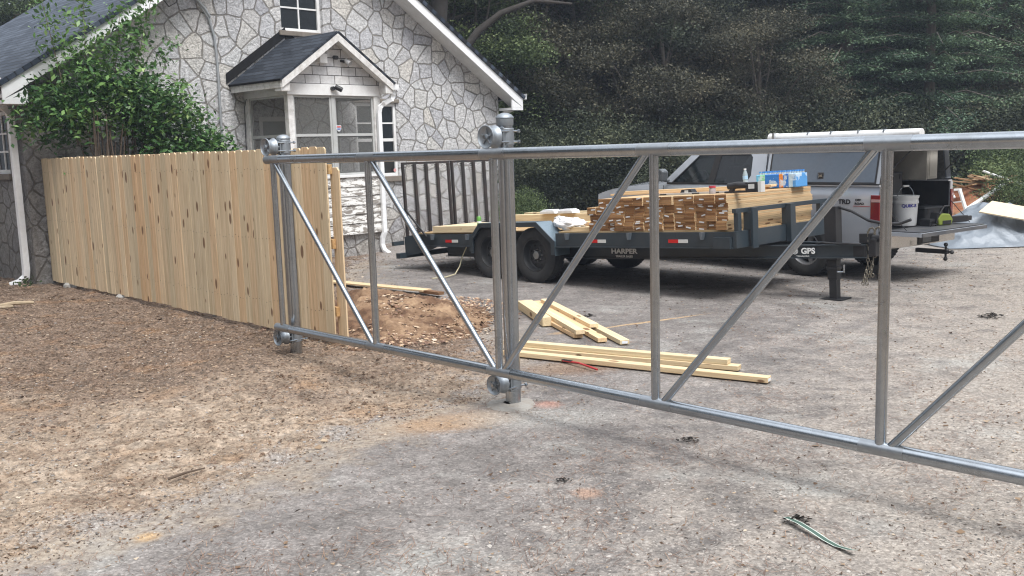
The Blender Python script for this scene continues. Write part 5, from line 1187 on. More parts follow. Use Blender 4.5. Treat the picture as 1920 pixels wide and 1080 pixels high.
# tailgate (lowered), lights, bumper, hitch
mb = MB(); mb.box(.0, .56, .11, 1.84, .66, .715); mb.box(.06, .50, .20, 1.75, .7155, .722); tg_ = mb.build('tailgate', M_silver, truck, bevel=.012)
mb = MB(); mb.box(.02, .54, .13, 1.82, .7225, .728); mb.box(.561, .575, .12, 1.83, .665, .712); mb.build('tailgate_liner', paint('liner_grey', (.07, .075, .085), .5, dirt=.5, dirtc=(.2, .18, .16)), tg_)
mb = MB(); mb.path([(.02, .12, 1.05), (.33, .14, .74)], .006, 5); mb.path([(.02, 1.83, 1.05), (.33, 1.81, .74)], .006, 5); mb.build('tailgate_cable', M_black, tg_)
M_lens = N('red_lens').col((.17, .006, .008)).set(rough=.15, coat=1).m; M_clr = N('clear_lens').col((.36, .22, .22)).set(rough=.1, coat=1).m
for side in (0, 1):
    ya, yb = (.008, .10) if side == 0 else (1.85, 1.942); fy = -1 if side == 0 else 1
    mb = MB(); mb.prismz([(-.15, ya+(.012 if side == 0 else 0)), (.0, ya+(.0 if side == 0 else 0)), (.012, ya+.03), (.012, yb-.0), (-.15, yb)], .84, 1.22) if side == 0 else mb.prismz([(-.15, yb-.012), (0, yb), (.012, yb-.03), (.012, ya), (-.15, ya)][::-1], .84, 1.22)
    tl = mb.build('taillight', M_lens, truck, bevel=.008)
    mb = MB(); mb.prismz([(-.13, ya-.003), (.006, ya-.003), (.0165, ya+.03), (.0165, yb-.01), (-.13, yb-.01)] if side == 0 else [(-.13, ya+.01), (.0165, ya+.01), (.0165, yb-.03), (.006, yb+.003), (-.13, yb+.003)], 1.12, 1.16); mb.build('reverse_lens', M_clr, tl, bevel=.004)
mb = MB(); mb.prismz([(-.12, .02), (.06, .06), (.14, .20), (.17, .5), (.17, 1.45), (.14, 1.75), (.06, 1.89), (-.12, 1.93)], .48, .67); bp = mb.build('rear_bumper', N('chrome').col((.62, .60, .57)).set(rough=.2, metal=.85).m, truck, bevel=.02)
mb = MB(); mb.prism([(.16, .50), (.186, .50), (.186, .655), (.16, .655)], .70, 1.25); mb.prismz([(-.1, .12), (.1, .25), (.12, 1.7), (-.1, 1.83)], .671, .69); mb.build('bumper_step', M_trim, bp, bevel=.015)
text('plate_number', 'A 4821', .08, M_wht, bp, TM(.1875, .97, .58) @ Matrix.Rotation(R(90), 4, 'Z') @ RX) if False else MB().box(.1865, .190, .80, 1.02, .52, .63).build('number_plate', paint('plate_grey', (.16, .17, .18), .5), bp)
mb = MB(); mb.box(.0, .44, .93, 1.0, .36, .42); mb.box(.40, .48, .93, 1.0, .36, .42); ht = mb.build('hitch_mount', M_black, truck, bevel=.01)
mb = MB()
for dx, dz in ((0, .10), (0, -.10), (.09, 0)):
    mb.path([(.44, .965, .39), (.44+dx, .965, .39+dz*.7)], .016, 8)
    Ms = TM(.44+dx, .965, .39+dz); mb.lathe([(0, -.03), (.02, -.024), (.03, 0), (.02, .024), (0, .03)], 12, Ms)
mb.build('hitch_ball', M_black, ht, smooth=True)
mb = MB(); mb.box(-5.4, -.1, .45, .55, .42, .52); mb.box(-5.4, -.1, 1.4, 1.5, .42, .52); mb.path([(-1.22, .2, .41), (-1.22, 1.75, .41)], .05, 10); mb.lathe([(0, -.14), (.1, -.13), (.14, 0), (.1, .13), (0, .14)], 16, TM(-1.22, .97, .41)); mb.box(-4.0, -2.0, .3, 1.6, .48, .58); mb.box(-1.85, -.15, .12, 1.83, .58, .688); mb.build('chassis', M_black, truck)
M_alloy = paint('alloy', (.42, .43, .45), .35, metal=.7, dirt=.3)
for wx in WBX: wheel(truck, wx, .16, .41, .405, .27, M_alloy, -1, spokes=True); wheel(truck, wx, 1.79, .41, .405, .27, M_alloy, 1, spokes=True)
mb = MB()
for wx in WBX:
    for (ya, yb) in ((.02, .34), (1.61, 1.93)):
        pr_ = [(wx+math.cos(a)*(ARCH+.005), .41+math.sin(a)*(ARCH+.005)) for a in np.linspace(0, math.pi, 17)]
        for (a, b), (c, d) in zip(pr_[:-1], pr_[1:]): mb.add([(a, ya, b), (a, yb, b), (c, yb, d), (c, ya, d)], [(0, 1, 2, 3)])
mb.build('wheel_arch', M_trim, truck)
# decal on the bed side
M_dec = simple('decal_black', (.012, .012, .014), .4); M_decr = simple('decal_red', (.35, .02, .03), .4)
text('decal', 'TRD', .088, M_dec, truck, TM(-.565, side_bulge(1.1)-.0035, 1.115) @ RX, .0008, sx=1.15, bold=.004)
text('decal', 'OFF', .040, M_dec, truck, TM(-.345, side_bulge(1.14)-.0035, 1.145) @ RX, .0008, sx=1.3, bold=.002)
text('decal', 'ROAD', .040, M_dec, truck, TM(-.325, side_bulge(1.09)-.0035, 1.095) @ RX, .0008, sx=1.3, bold=.002)
MB().box(-.42, -.16, side_bulge(1.06)-.004, side_bulge(1.06)-.001, 1.058, 1.064).build('decal_line', M_decr, truck)
# near rear emblem on the cab pillar
text('emblem', '4x4', .05, simple('emblem_gold', (.5, .42, .15), .4), truck, TM(-2.12, cab_y(1.42)-.006, 1.42) @ RX, .001) if False else None
TK = Matrix.Translation((4.449, 11.653, 0)) @ Matrix.Rotation(KA, 4, 'Z') @ Matrix.Diagonal((KS, KS, KS, 1))
# white pipe on the rack
mb = MB(); mb.path([(-2.12, .42, 2.045), (.35, .42, 2.045)], .065, 20); o = mb.build('pvc_pipe', simple('pvc_white', (.78, .78, .77), .35), None, TK, smooth=True); tag(o, 'fat white plastic pipe tube lying lengthwise on the truck ladder rack', 'pipe')
mb = MB(); mb.path([(-2.16, .42, 2.045), (-2.02, .42, 2.045)], .071, 20); mb.build('pipe_cap', simple('pvc_cap', (.74, .74, .72), .4), o, smooth=True)
mb = MB()
for x in (-1.45, -1.05, -.6, -.2): mb.box(x, x+.02, .36, .43, 2.02, 2.118); 
mb.build('pipe_strap', M_cast, o)
# cargo: bucket, chainsaw, boxes
bk = empty('plastic_bucket', (5.03, 12.30, .644)); bk.scale = (1.04,)*3; tag(bk, 'white plastic bucket with blue print and a wire handle on the tailgate', 'bucket')
M_bk = simple('bucket_white', (.76, .76, .76), .4)
mb = MB(); mb.lathe([(0, 0), (.125, 0), (.130, .01), (.143, .27), (.152, .272), (.152, .30), (.145, .30), (.146, .335), (.153, .335), (.153, .36), (.142, .36), (.13, .02), (0, .02)], 32); mb.build('pail', M_bk, bk, smooth=True, angle=30)
MB().lathe([(.156, .352), (.156, .366), (0, .366)], 32).build('lid', M_bk, bk, smooth=True, angle=30)
pts = [(math.cos(a)*.15*math.cos(.5), math.cos(a)*.15*math.sin(.5), .33+math.sin(a)*.15) for a in np.linspace(0, math.pi, 17)]
mb = MB(); mb.path(pts, .004, 6); hd = mb.build('handle', M_galv, bk, smooth=True); mb = MB(); mb.path([(-.04, -.02, .48), (.04, .02, .48)], .012, 8); mb.build('grip', M_bk, hd)
M_blue = simple('print_blue', (.02, .02, .30), .5)
def wrap_text(s, size, z, r_, a0, mat, sx=1.0, bold=0):
    o = text('print', s, size, mat, bk, Matrix.Identity(4), .0003, sx, bold)
    for v in o.data.vertices:
        x = v.co.x*sx; zz = v.co.y; a = a0+x/r_; rr_ = r_+.0015+v.co.z*.3+(zz+z-.2)*.048; v.co = (math.cos(a)*rr_, math.sin(a)*rr_, z+zz)
    o.matrix_local = Matrix.Identity(4); return o
aC = math.atan2(-12.3, -5.06)+.35
wrap_text('QUIK-R', .050, .245, .1415, aC, M_blue, 1.1, .002)
wrap_text('- - - - - - - -', .018, .208, .1385, aC, M_blue, 1.2)
for k, z in enumerate((.16, .125, .09)): wrap_text('- - - - - -', .02, z, .137, aC+.1, M_blue, 1.2)
mb = MB(); mb.path([(-.1*math.cos(.2)+math.cos(a)*0, 0, 0) for a in (0, 1)], .001, 4) if False else None
# chainsaw
cs = empty('chainsaw', (5.45, 12.22, .644), R(25)); tag(cs, 'green and black battery chainsaw resting on the tailgate beside the bucket', 'chainsaw')
M_grn = simple('lime_green', (.20, .25, .04), .45)
mb = MB(); mb.prism([(-.10, 0), (.12, 0), (.14, .07), (.08, .14), (-.06, .15), (-.12, .08)], -.07, .07); mb.build('housing', M_grn, cs, bevel=.015)
mb = MB(); mb.prism([(-.14, .03), (-.02, .03), (-.02, .17), (-.12, .16)], -.055, .055); mb.box(-.05, .10, -.078, -.071, .01, .06); mb.path([(-.10, -.06, .14), (-.02, -.06, .24), (.08, -.05, .24), (.15, -.03, .13), (.15, 0, .05)], .013, 8); mb.build('motor_cover', M_black, cs, bevel=.006)
mb = MB(); mb.box(.15, .55, -.012, .012, .03, .09); mb.box(.16, .46, -.03, .03, .018, .10); mb.build('bar_cover', M_black, cs, bevel=.01)
def cargo(name, x0, x1, y0, y1, z0, z1, lab, cat, mat, bev=.02, extra=None):
    mb = MB(); mb.box(x0, x1, y0, y1, z0, z1-.03); mb.box(x0-.006, x1+.006, y0-.006, y1+.006, z1-.05, z1)
    o = mb.build(name, mat, None, TK, bevel=bev); tag(o, lab, cat); mb = MB(); mb.path([((x1+.008), (y0+y1)/2-.07, z1-.1), (x1+.03, (y0+y1)/2-.06, z1-.08), (x1+.03, (y0+y1)/2+.06, z1-.08), (x1+.008, (y0+y1)/2+.07, z1-.1)], .008, 6)
    mb.box(x1+.002, x1+.01, y0+.05, y0+.09, z1-.1, z1-.03); mb.box(x1+.002, x1+.01, y1-.09, y1-.05, z1-.1, z1-.03); mb.build('latch', M_trim, o); return o
M_case = paint('black_plastic_case', (.016, .017, .020), .5, dirt=.3, dirtc=(.06, .06, .06))
cargo('tool_case', -1.0, -.35, .25, 1.15, .712, 1.50, 'large black tool case standing inside the truck bed', 'tool case', M_case)
cargo('tool_case', -.33, -.05, 1.25, 1.75, .712, .98, 'low black tool case just inside the tailgate', 'tool case', M_case)
cargo('tool_case', .02, .17, 1.0, 1.14, .729, .83, 'small black battery charger case on the tailgate behind the chainsaw', 'tool case', M_case, .01)
mb = MB(); mb.box(-.7, -.12, 1.42, 1.68, 1.38, 1.87); mb.box(-.7, -.125, 1.40, 1.4195, 1.37, 1.872); o = mb.build('hanging_cabinet', paint('beige_panel', (.40, .385, .35), .7, dirt=.3), None, TK, bevel=.006); tag(o, 'pale beige box cabinet hung under the camper shell roof', 'cabinet'); MB().box(-.118, -.114, 1.46, 1.64, 1.42, 1.84).build('cabinet_door', paint('beige_door', (.44, .42, .38), .7), o)

# ------------------------------------------------------------ debris, tarp, heaps
o = mound_mesh('debris_pile', 9.3, 19.0, 1.9, 1.6, .92, soil('red_soil', (.22, .085, .045), (.36, .15, .08), (.45, .28, .18)), 60, 1.5, 9); tag(o, 'heap of red earth and broken wood debris beyond the truck tailgate', 'debris pile')
M_old = wood('old_timber', 0, ((.20, .13, .08), (.42, .31, .20)), knots=False); M_wp = simple('white_painted_wood', (.74, .74, .72), .6)
for i in range(95):
    a = random.random()*6.28; d = random.random()**.5; x = 9.3+math.cos(a)*d*1.7; y = 18.7+math.sin(a)*d*1.2; z = .90*math.exp(-d*d*1.6)+.05
    L = random.uniform(.25, .8); an = random.random()*3.14; ti = random.uniform(-.35, .35); wt = random.random() < .12
    mb = MB(); mb.cur = random.random(); mb.box(-L/2, L/2, -.05, .05, 0, .022)
    mb.build('broken_board', M_wp if wt else M_old, o, TM(x, y, z) @ rotz(an) @ Matrix.Rotation(ti, 4, 'Y'))
def wboard(p, q, wd, lab):
    b_ = MB().bar(p, q, wd, .03).build('painted_board', M_wp); return tag(b_, lab, 'board', 'white painted boards on the debris pile')
wboard((8.35, 17.6, .45), (9.15, 17.9, .86), .10, 'long white painted board slanting up across the debris pile'); wboard((8.3, 17.6, .42), (8.22, 17.7, .78), .09, 'white painted board standing on edge at the left of the debris pile'); wboard((7.9, 17.9, .76), (8.3, 17.8, .78), .09, 'white painted board lying level at the pile beside the truck')
def tarp():
    V = []; n_ = 110
    for j in range(n_):
        for i in range(n_):
            u = i/(n_-1)*2-1; v = j/(n_-1)*2-1
            x = 7.95+u*1.12+.06*noise.noise(Vector((v*2, 3, 0))); y = 15.75+v*.75+.08*noise.noise(Vector((u*2, 7, 0)))
            base = .62*math.exp(-((u+.22)**2*2.6+(v-.15)**2*1.8))+.45*math.exp(-((u-.6)**2*2.5+(v-.3)**2*2))
            rid = abs(noise.noise(Vector((u*1.6+.7*v, v*1.3, 5)))); rid2 = abs(noise.noise(Vector((u*4, v*3.2+u, 9))))
            e = max(abs(u), abs(v)); fall = min(1, (1-e)*4)
            V.append((x, y, max(.012, .80*base*(.75+.25*fall)*fall**.5+(.24*(.30-rid)+.10*(.25-rid2))*fall+.015)))
    I = np.arange(n_*n_).reshape(n_, n_); Q = np.stack([I[:-1, :-1], I[:-1, 1:], I[1:, 1:], I[1:, :-1]], -1).reshape(-1, 4)
    n = N('silver_tarp'); n.col(n.mix(n.noise(3, 3), (.17, .195, .225), (.235, .265, .30))).set(rough=.45, metal=.1); n.bump(n.noise(7, 5, .6), .5, .05)
    return tag(np_mesh('tarpaulin', V, Q, np.zeros(len(Q)), n.m, smooth=True), 'crumpled silver blue tarpaulin draped over a heap right of the truck', 'tarpaulin')
tarp()
MB().prismz([(0, 0), (1.5, 0), (1.5, .45), (.25, .45)], 0, .02).build('plywood_sheet', simple('cream_plywood', (.70, .58, .40), .6), None, TM(7.42, 15.30, .54) @ rotz(-.22) @ Matrix.Rotation(.20, 4, 'Y') @ Matrix.Rotation(.45, 4, 'X')); tag(bpy.context.scene.objects['plywood_sheet'], 'cream plywood sheet lying tilted on the silver tarpaulin', 'plywood')
M_grv = soil('dark_gravel', (.035, .035, .037), (.08, .08, .085), (.14, .14, .14))
tag(mound_mesh('gravel_heap', .75, 19.6, 1.2, .9, .58, M_grv, 60, .8, 4), 'low dark gravel heap behind the middle of the trailer', 'gravel heap', 'gravel heaps behind the trailer')
tag(mound_mesh('gravel_heap', 2.25, 19.4, .95, .9, .80, M_grv, 60, .8, 14), 'taller dark gravel heap behind the left end of the picket stack', 'gravel heap', 'gravel heaps behind the trailer')

# ------------------------------------------------------------ vegetation
def leaves(centers, spread, per, size, flat=.0, asp=.55, seed=0, zlimit=0.05, up=.3):
    g = np.random.default_rng(seed); C_ = np.repeat(np.asarray(centers, dtype=np.float64), per, 0); n_ = len(C_)
    sp = np.asarray(spread) if np.ndim(spread) else np.array([spread]*3)
    off = g.normal(size=(n_, 3)); ln = np.linalg.norm(off, axis=1, keepdims=True); off = off/ln*np.minimum(ln, 2.2)*.5*sp
    P = C_+off; keep = P[:, 2] > zlimit; P = P[keep]; n_ = len(P)
    nrm = g.normal(size=(n_, 3)); nrm[:, 2] = np.abs(nrm[:, 2])+up; nrm /= np.linalg.norm(nrm, axis=1, keepdims=True)
    t = g.normal(size=(n_, 3)); t -= nrm*np.sum(t*nrm, 1, keepdims=True); t /= np.linalg.norm(t, axis=1, keepdims=True); b = np.cross(nrm, t)
    s = (size*g.uniform(.6, 1.3, (n_, 1)))
    V = np.stack([P-t*s, P+b*s*asp+nrm*s*.15, P+t*s, P-b*s*asp+nrm*s*.15], 1).reshape(-1, 3); Fq = np.arange(n_*4).reshape(-1, 4)
    cl = np.repeat(g.uniform(0, 1, len(centers)), per)[keep]
    return V, Fq, np.clip(.8*cl+.2*g.uniform(0, 1, n_), 0, 1)
M_bark = paint('bark', (.15, .13, .11), .9, dirt=.5, dirtc=(.03, .026, .022), bump=.9, sc=7)
M_bush = leafmat('laurel_leaf', [(0, (.022, .055, .022)), (.4, (.062, .14, .046)), (.8, (.135, .25, .075)), (.94, (.23, .36, .12)), (1, (.38, .48, .20))], .3, .15, .2)
# shrub behind the fence
def shrub():
    sh_ = []; r0 = empty('laurel_shrub', HK, HA); tag(r0, 'big glossy green shrub with upright shoots between the fence and the stone gable', 'shrub')
    cs_ = []
    g = random.Random(5)
    def top(x): return 2.75 if x < .5 else 3.0 if x < 1.5 else 3.0-(x-1.5)*.85
    for i in range(430):      # main mass, thin at the lower left where the stems show
        x = g.uniform(.35, 2.75)**1.0; y = g.uniform(-1.25, -.45); z = g.uniform(.9, top(x))
        if x < 1.0 and g.random() < .25: continue
        if x < 1.25 and z < 2.3 and g.random() < .88: continue
        if x < 1.6 and z < 1.9 and g.random() < .5: continue
        cs_.append((x, y, z))
    for i in range(34): x = g.uniform(-.25, .6); cs_.append((x, g.uniform(-1.1, -.6), g.uniform(2.1, 2.8)))
    for (x0, z0, x1, z1) in ((.45, 2.4, .10, 4.3), (.62, 2.5, .72, 4.4), (.9, 2.6, 1.25, 4.1), (1.05, 2.6, 1.75, 4.3), (.8, 2.6, .42, 3.5), (1.2, 2.6, 2.05, 3.55), (1.5, 2.3, 2.25, 3.0), (.7, 2.6, 1.0, 3.6), (1.3, 2.5, 1.5, 3.9), (1.9, 1.9, 2.3, 2.6)):
        n_ = int(4+9*abs(z1-z0))
        for k in range(n_): t = k/n_; sh_.append((x0+(x1-x0)*t+g.uniform(-.05, .05)*(1.2-t), -.8+g.uniform(-.08, .08), z0+(z1-z0)*t))
    big = [(*c, ) for c in cs_]
    V, Fq, rr = leaves(big, (.34, .34, .26), 40, .052, seed=3, asp=.45, up=.6)
    V2, F2, r2 = leaves(sh_, (.22, .22, .16), 20, .048, seed=4, asp=.45, up=.3); Fq = np.vstack([Fq, F2+len(V)]); V = np.vstack([V, V2]); rr = np.concatenate([rr, .35+.65*r2])
    np_mesh('foliage', V, Fq, rr, M_bush, r0)
    mb = MB()
    for i in range(40):
        x = g.uniform(.7, 1.15); tx = g.uniform(.4, 2.0); mb.path([(x, -.8, 0), ((x+tx)/2, -.8+g.uniform(-.2, .2), 1.1), (tx, g.uniform(-1.1, -.5), g.uniform(2.0, 2.6))], [.022, .016, .008], 6)
    for (x0, z0, x1, z1) in ((.45, 2.0, .10, 4.2), (.62, 2.0, .72, 4.3), (.9, 2.0, 1.25, 4.0), (1.05, 2.0, 1.75, 4.2)): mb.path([(x0, -.8, z0), (x1, -.8, z1)], [.010, .003], 5)
    mb.build('stems', paint('shrub_bark', (.16, .12, .09), .85), r0, smooth=True)
shrub()
# woodland trees
def crown_pts(n_, rx, ry, z0, z1, g, hollow=.25, bottom=.35):
    out = []
    while len(out) < n_:
        u, v, w_ = g.uniform(-1, 1), g.uniform(-1, 1), g.uniform(-1, 1); d = u*u+v*v+w_*w_
        if d > 1 or d < hollow: continue
        out.append((u*rx, v*ry, (z0+z1)/2+w_*(z1-z0)/2))
    return out
M_dec = {}
M_t = [leafmat('oak_dark_leaf', [(0, (.014, .021, .017)), (.4, (.044, .058, .040)), (.75, (.105, .125, .080)), (1, (.20, .22, .14))], .6, .2, .7),
       leafmat('green_leaf', [(0, (.022, .038, .020)), (.4, (.075, .112, .050)), (.75, (.17, .23, .10)), (1, (.32, .39, .19))], .55, .25, .55),
       leafmat('brownish_leaf', [(0, (.020, .024, .019)), (.4, (.062, .065, .048)), (.8, (.14, .135, .096)), (1, (.24, .22, .155))], .6, .2, .65),
       leafmat('conifer_needles', [(0, (.026, .052, .038)), (.4, (.090, .150, .102)), (.8, (.20, .30, .185)), (1, (.32, .43, .27))], .55, .15, .6)]
def decid(name, n_cl, rx, ry, z0, z1, per, size, mat, seed, trunk_r=.16, nbr=16):
    g = random.Random(seed); r0 = empty(name); big = crown_pts(n_cl//6, rx, ry, z0, z1, g, .12); cl = []
    for (x, y, z) in big:        # boughs: shells of leaf clumps round a limb end, open between
        rb = g.uniform(.55, 1.05)
        for k in range(13):
            a = g.uniform(0, 6.28); e = g.uniform(-.25, 1.3); cl.append((x+rb*math.cos(a)*math.cos(e), y+rb*math.sin(a)*math.cos(e), z+rb*.55*math.sin(e)))
    V, Fq, rr = leaves(cl, (.62, .62, .26), per, size, seed=seed, asp=.6, up=.5); np_mesh('crown', V, Fq, rr, mat, r0)
    mb = MB(); mb.path([(0, 0, -.2), (.08, .05, z1*.3), (-.1, .1, z1*.62), (.05, 0, z1*.95)], [trunk_r*1.3, trunk_r, trunk_r*.7, trunk_r*.2], 9)
    for i, c in enumerate(big):
        zb_ = max(.3, min(c[2]-.4, g.uniform(.15, .75)*z1)); mid = (c[0]*.5+g.uniform(-.3, .3), c[1]*.5+g.uniform(-.3, .3), (zb_+c[2])/2+g.uniform(-.1, .3))
        mb.path([(0, 0, zb_), mid, c, (c[0]*1.1+g.uniform(-.4, .4), c[1]*1.1, c[2]+g.uniform(-.1, .4))], [trunk_r*.38, trunk_r*.24, .022, .008], 6)
    mb.build('trunk', M_bark, r0, smooth=True); return r0
def conif(name, h, rbase, mat, seed, per=34, z0=.6):
    g = random.Random(seed); r0 = empty(name); cs_ = []; mb = MB(); mb.path([(0, 0, -.2), (0, 0, h)], [.17, .04], 8)
    z = z0
    while z < h-.3:
        nb = 7; a0 = g.random()*6.28
        for k in range(nb):
            a = a0+k*math.tau/nb+g.uniform(-.3, .3); L = rbase*(1-z/h*.72)*g.uniform(.65, 1.1)
            tip = Vector((math.cos(a)*L, math.sin(a)*L, z-.10*L+g.uniform(-.1, .25)))
            mb.path([(0, 0, z), (tip.x*.5, tip.y*.5, z+.12), tip], [.03, .02, .008], 5)
            m_ = max(3, int(L/.22))
            for q in range(1, m_+1):
                t = q/m_; wv = .34*t*(1.15-t*.6)
                for e in (-1, 0, 1): cs_.append((tip.x*t-math.sin(a)*wv*e, tip.y*t+math.cos(a)*wv*e, z+(tip.z-z)*t+.10*math.sin(math.pi*t)-.05*abs(e)+g.uniform(-.05, .05)))
        z += .42*g.uniform(.8, 1.2)
    V, Fq, rr = leaves(cs_, (.36, .36, .12), per, .042, seed=seed, asp=.30, up=1.2); np_mesh('crown', V, Fq, rr, mat, r0); mb.build('trunk', M_bark, r0, smooth=True); return r0
T = [decid('oak_tree', 400, 3.2, 3.0, .6, 8.6, 190, .034, M_t[0], 11), decid('broadleaf_tree', 330, 2.6, 2.5, .3, 8.0, 190, .034, M_t[1], 12, .12), decid('brown_leaved_tree', 270, 2.4, 2.2, .2, 6.6, 190, .033, M_t[2], 13, .10)]
CN = conif('pine_tree', 10.5, 3.0, M_t[3], 14)
def put(src, used, x, y, rz_, sc, lab, cat='tree', grp='trees at the wood edge', mat=None):
    o = src if src.name not in used else dup(src)
    used.add(src.name); o.location = (x, y, 0); o.rotation_euler = (0, 0, rz_); o.scale = (sc, sc, sc); tag(o, lab, cat, grp); return o
used = set()
LAY = [  # kind, image x (of 1920), distance, rot, scale, label
 (1, 860, 24.5, .3, 1.0, 'bright green leafy tree just right of the stone house roof'),
 (1, 1010, 29, 1.4, 1.15, 'green tree farther back right of the house, partly behind a brown one'),
 (2, 985, 25.5, 2.2, 1.0, 'brownish leaved tree behind the tall gate post'),
 (0, 1120, 26.5, .9, 1.0, 'dark oak tree above the trailer fender'),
 (2, 1245, 24.5, 3.1, .85, 'brown leaved tree behind the left end of the truck hood'),
 (0, 1320, 28.5, 2.6, 1.05, 'large dark oak tree behind the truck cab'),
 (2, 1420, 24.8, 4.4, .8, 'low brown leaved tree above the truck cab and camper shell'),
 (0, 1520, 30, 5.2, 1.05, 'dark oak tree behind the white pipe on the truck'),
 (0, 780, 31, 1.9, 1.1, 'dark tree far behind the stone gable'),
 (1, 20, 31, 4.0, 1.1, 'green tree beyond the far left end of the house roof'),
 (0, 1210, 33, .2, 1.2, 'dark oak farther back between two nearer trees'),
 (0, 930, 34, 3.7, 1.2, 'dark tree at the back above the house eave'),
 (0, 1640, 36, 3.3, 1.2, 'dark tree farthest back between the pines'),
 (2, 1930, 27.5, 5.9, .9, 'brown leaved tree at the right edge behind the debris pile'),
 (1, 1790, 33, .7, 1.0, 'dim green tree behind the right hand pines')]
for k, ix, D, rz_, sc, lab in LAY:
    put(T[k], used, (ix-960)/1814.25*D, D, rz_, sc, lab)
for ix, D, rz_, sc, lab in ((1590, 26, .4, .95, 'tall blue green pine behind the rear of the truck'), (1740, 25, 2.0, 1.0, 'spreading green pine above the raised truck hatch'), (1870, 26.5, 4.1, 1.05, 'green pine at the right edge above the debris pile'), (1490, 32, 1.2, 1.1, 'dark pine farther back left of the other pines'), (1680, 31, 3.0, 1.2, 'dark pine standing between and behind the nearer pines')):
    put(CN, used, (ix-960)/1814.25*D, D, rz_, sc, lab, grp='pines at the wood edge')
# undergrowth hedge behind the heaps
def bushes():
    g = random.Random(21); src = None
    V, Fq, rr = leaves(crown_pts(80, 1.2, .9, .0, 1.9, g, .1), (.5, .5, .3), 240, .030, seed=5); b0 = empty('bush'); np_mesh('foliage', V, Fq, rr, M_t[1], b0)
    mb = MB()
    for i in range(7): mb.path([(0, 0, 0), (g.uniform(-.9, .9), g.uniform(-.6, .6), g.uniform(.8, 1.5))], [.02, .006], 5)
    mb.build('stems', M_bark, b0)
    V, Fq, rr = leaves(crown_pts(90, 1.3, .9, .0, 2.2, g, .1), (.5, .5, .3), 260, .030, seed=6); b1 = empty('dark_bush'); np_mesh('foliage', V, Fq, rr, M_t[0], b1)
    mb = MB()
    for i in range(7): mb.path([(0, 0, 0), (g.uniform(-.9, .9), g.uniform(-.6, .6), g.uniform(.8, 1.5))], [.02, .006], 5)
    mb.build('stems', M_bark, b1)
    us = set()
    L = [(0, 985, 18.6, .52, 'light green sapling bush right of the middle gate post'), (1, 1010, 22, 1.0, 'dark bush behind the low gravel heap'), (1, 1110, 22.5, 1.15, 'dark bush behind the tall gravel heap'), (1, 1190, 22, 1.0, 'dark bush left of the truck hood'), (1, 1300, 23, 1.1, 'dark bush behind the truck cab window'),
         (1, 1420, 23, 1.1, 'dark bush behind the middle of the truck'), (1, 1540, 23.5, 1.2, 'dark bush behind the camper shell'), (1, 1640, 23.5, 1.2, 'dark bush behind the truck hatch'), (1, 1740, 24, 1.2, 'dark bush behind the tailgate'), (1, 1830, 24.5, 1.2, 'dark bush behind the debris pile'),
         (0, 1925, 17.4, .62, 'fresh green bush at the right edge beside the tarpaulin'), (0, 1900, 21, .9, 'green bush above the debris pile at the right edge'), (1, 1940, 23, 1.2, 'dark bush in the right hand corner of the wood edge'), (1, 905, 24, 1.1, 'dark bush at the right eave of the house')]
    for k, ix, D, sc, lab in L:
        put((b0, b1)[k], us, (ix-960)/1814.25*D, D, g.random()*6.28, sc, lab, 'bush', 'bushes at the wood edge')
bushes()
# distant woodland mass
g = random.Random(31); cl = []
for i in range(900): a = g.uniform(-.72, .72); D = g.uniform(37, 44); cl.append((a*D, D, g.uniform(0, 9.5)))
V, Fq, rr = leaves(cl, (2.2, 2.2, 1.6), 90, .19, seed=8); tag(np_mesh('distant_woodland', V, Fq, rr, leafmat('far_leaf', [(0, (.035, .042, .034)), (1, (.10, .12, .09))], .7, .2, .4)), 'dense dark woodland filling the background behind the nearer trees', 'woodland', kind='stuff')
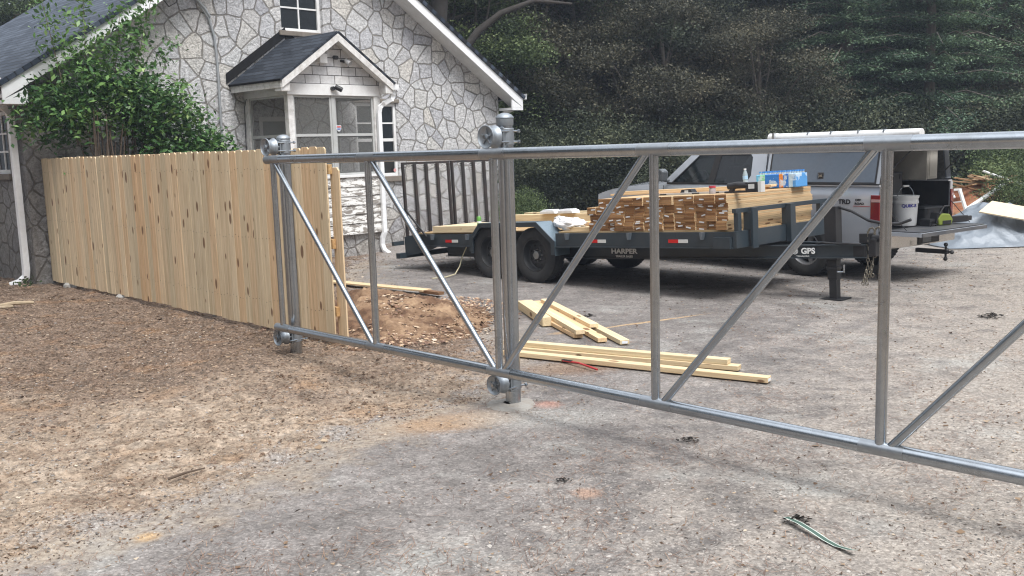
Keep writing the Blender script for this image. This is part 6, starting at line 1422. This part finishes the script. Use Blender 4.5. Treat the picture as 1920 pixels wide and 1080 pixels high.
# old tree with a long limb behind the house roof
ot = empty('old_tree', (-1.75, 21.0, 0)); tag(ot, 'old dark tree leaning behind the house with a long bare limb', 'tree')
mb = MB(); mb.path([(.1, 0, 0), (.15, 0, 2.2), (.35, .1, 4.3), (.55, .1, 6.5), (.2, 0, 9)], [.26, .22, .19, .15, .08], 12); mb.path([(.30, .1, 3.1), (.78, 0, 3.72), (1.2, 0, 4.25), (1.7, .1, 4.62), (2.4, .1, 4.85), (3.2, 0, 4.75)], [.10, .09, .08, .065, .05, .02], 10); mb.path([(.3, .1, 3.6), (.0, -.1, 4.6), (-.4, 0, 6)], [.12, .10, .06], 8)
mb.build('trunk', paint('dark_bark', (.055, .048, .042), .9, dirt=.5, dirtc=(.02, .018, .015), bump=.9, sc=7), ot, smooth=True)
V, Fq, rr = leaves(crown_pts(60, 2.6, 1.8, 5.0, 9.5, g), (1.0, 1.0, .6), 200, .055, seed=17); np_mesh('crown', V, Fq, rr, M_t[0], ot)
# weed by the downspout
V, Fq, rr = leaves([(0, 0, .06), (.05, .03, .1), (-.06, 0, .08)], (.14, .14, .1), 22, .03, seed=9); wd = np_mesh('weed', V, Fq, rr, M_t[1]); wd.location = (-6.85, 13.55, 0); tag(wd, 'small green weed by the foot of the house downspout', 'weed')

# trees outside the frame that shade the left side and are mirrored in the pipes
for (x, y, rz_, sc, wh) in ((-7, -9, .5, 1.3, 'behind the camera on the left'), (1, -13, 1.5, 1.4, 'straight behind the camera'), (9, -9, 2.5, 1.3, 'behind the camera on the right'), (-15, -2, 3.5, 1.3, 'far to the left of the camera'), (16, 0, 4.5, 1.3, 'far to the right of the camera'), (-4, -16, 0, 1.5, 'farthest behind the camera'), (17, 9, 1, 1.2, 'right of the driveway, beside its middle'), (-14, 6, 2, 1.2, 'left of the fence, in front of the house')):
    put(T[0], used, x, y, rz_, sc, 'oak tree standing out of view '+wh, grp='trees around the camera')
st_ = decid('shade_tree', 150, 2.6, 2.4, 5.2, 9.2, 90, .075, M_t[0], 41); st_.location = (-8.7, 11.2, 0); tag(st_, 'oak tree just left of the view shading the dark corner of the stone house', 'tree')

# thin summer air between the camera and the wood
hz = MB().box(-60, 60, -40, 60, -1.5, 26).build('haze', None); hm = bpy.data.materials.new('air'); hm.use_nodes = True; t = hm.node_tree; t.nodes.clear()
vo = t.nodes.new('ShaderNodeOutputMaterial'); pv = t.nodes.new('ShaderNodeVolumePrincipled'); pv.inputs['Color'].default_value = (.72, .82, 1.0, 1); pv.inputs['Density'].default_value = .0017; pv.inputs['Anisotropy'].default_value = .2
t.links.new(pv.outputs[0], vo.inputs['Volume']); hz.data.materials.append(hm); tag(hz, 'faint bluish haze in the air before the distant trees', 'haze', kind='stuff')
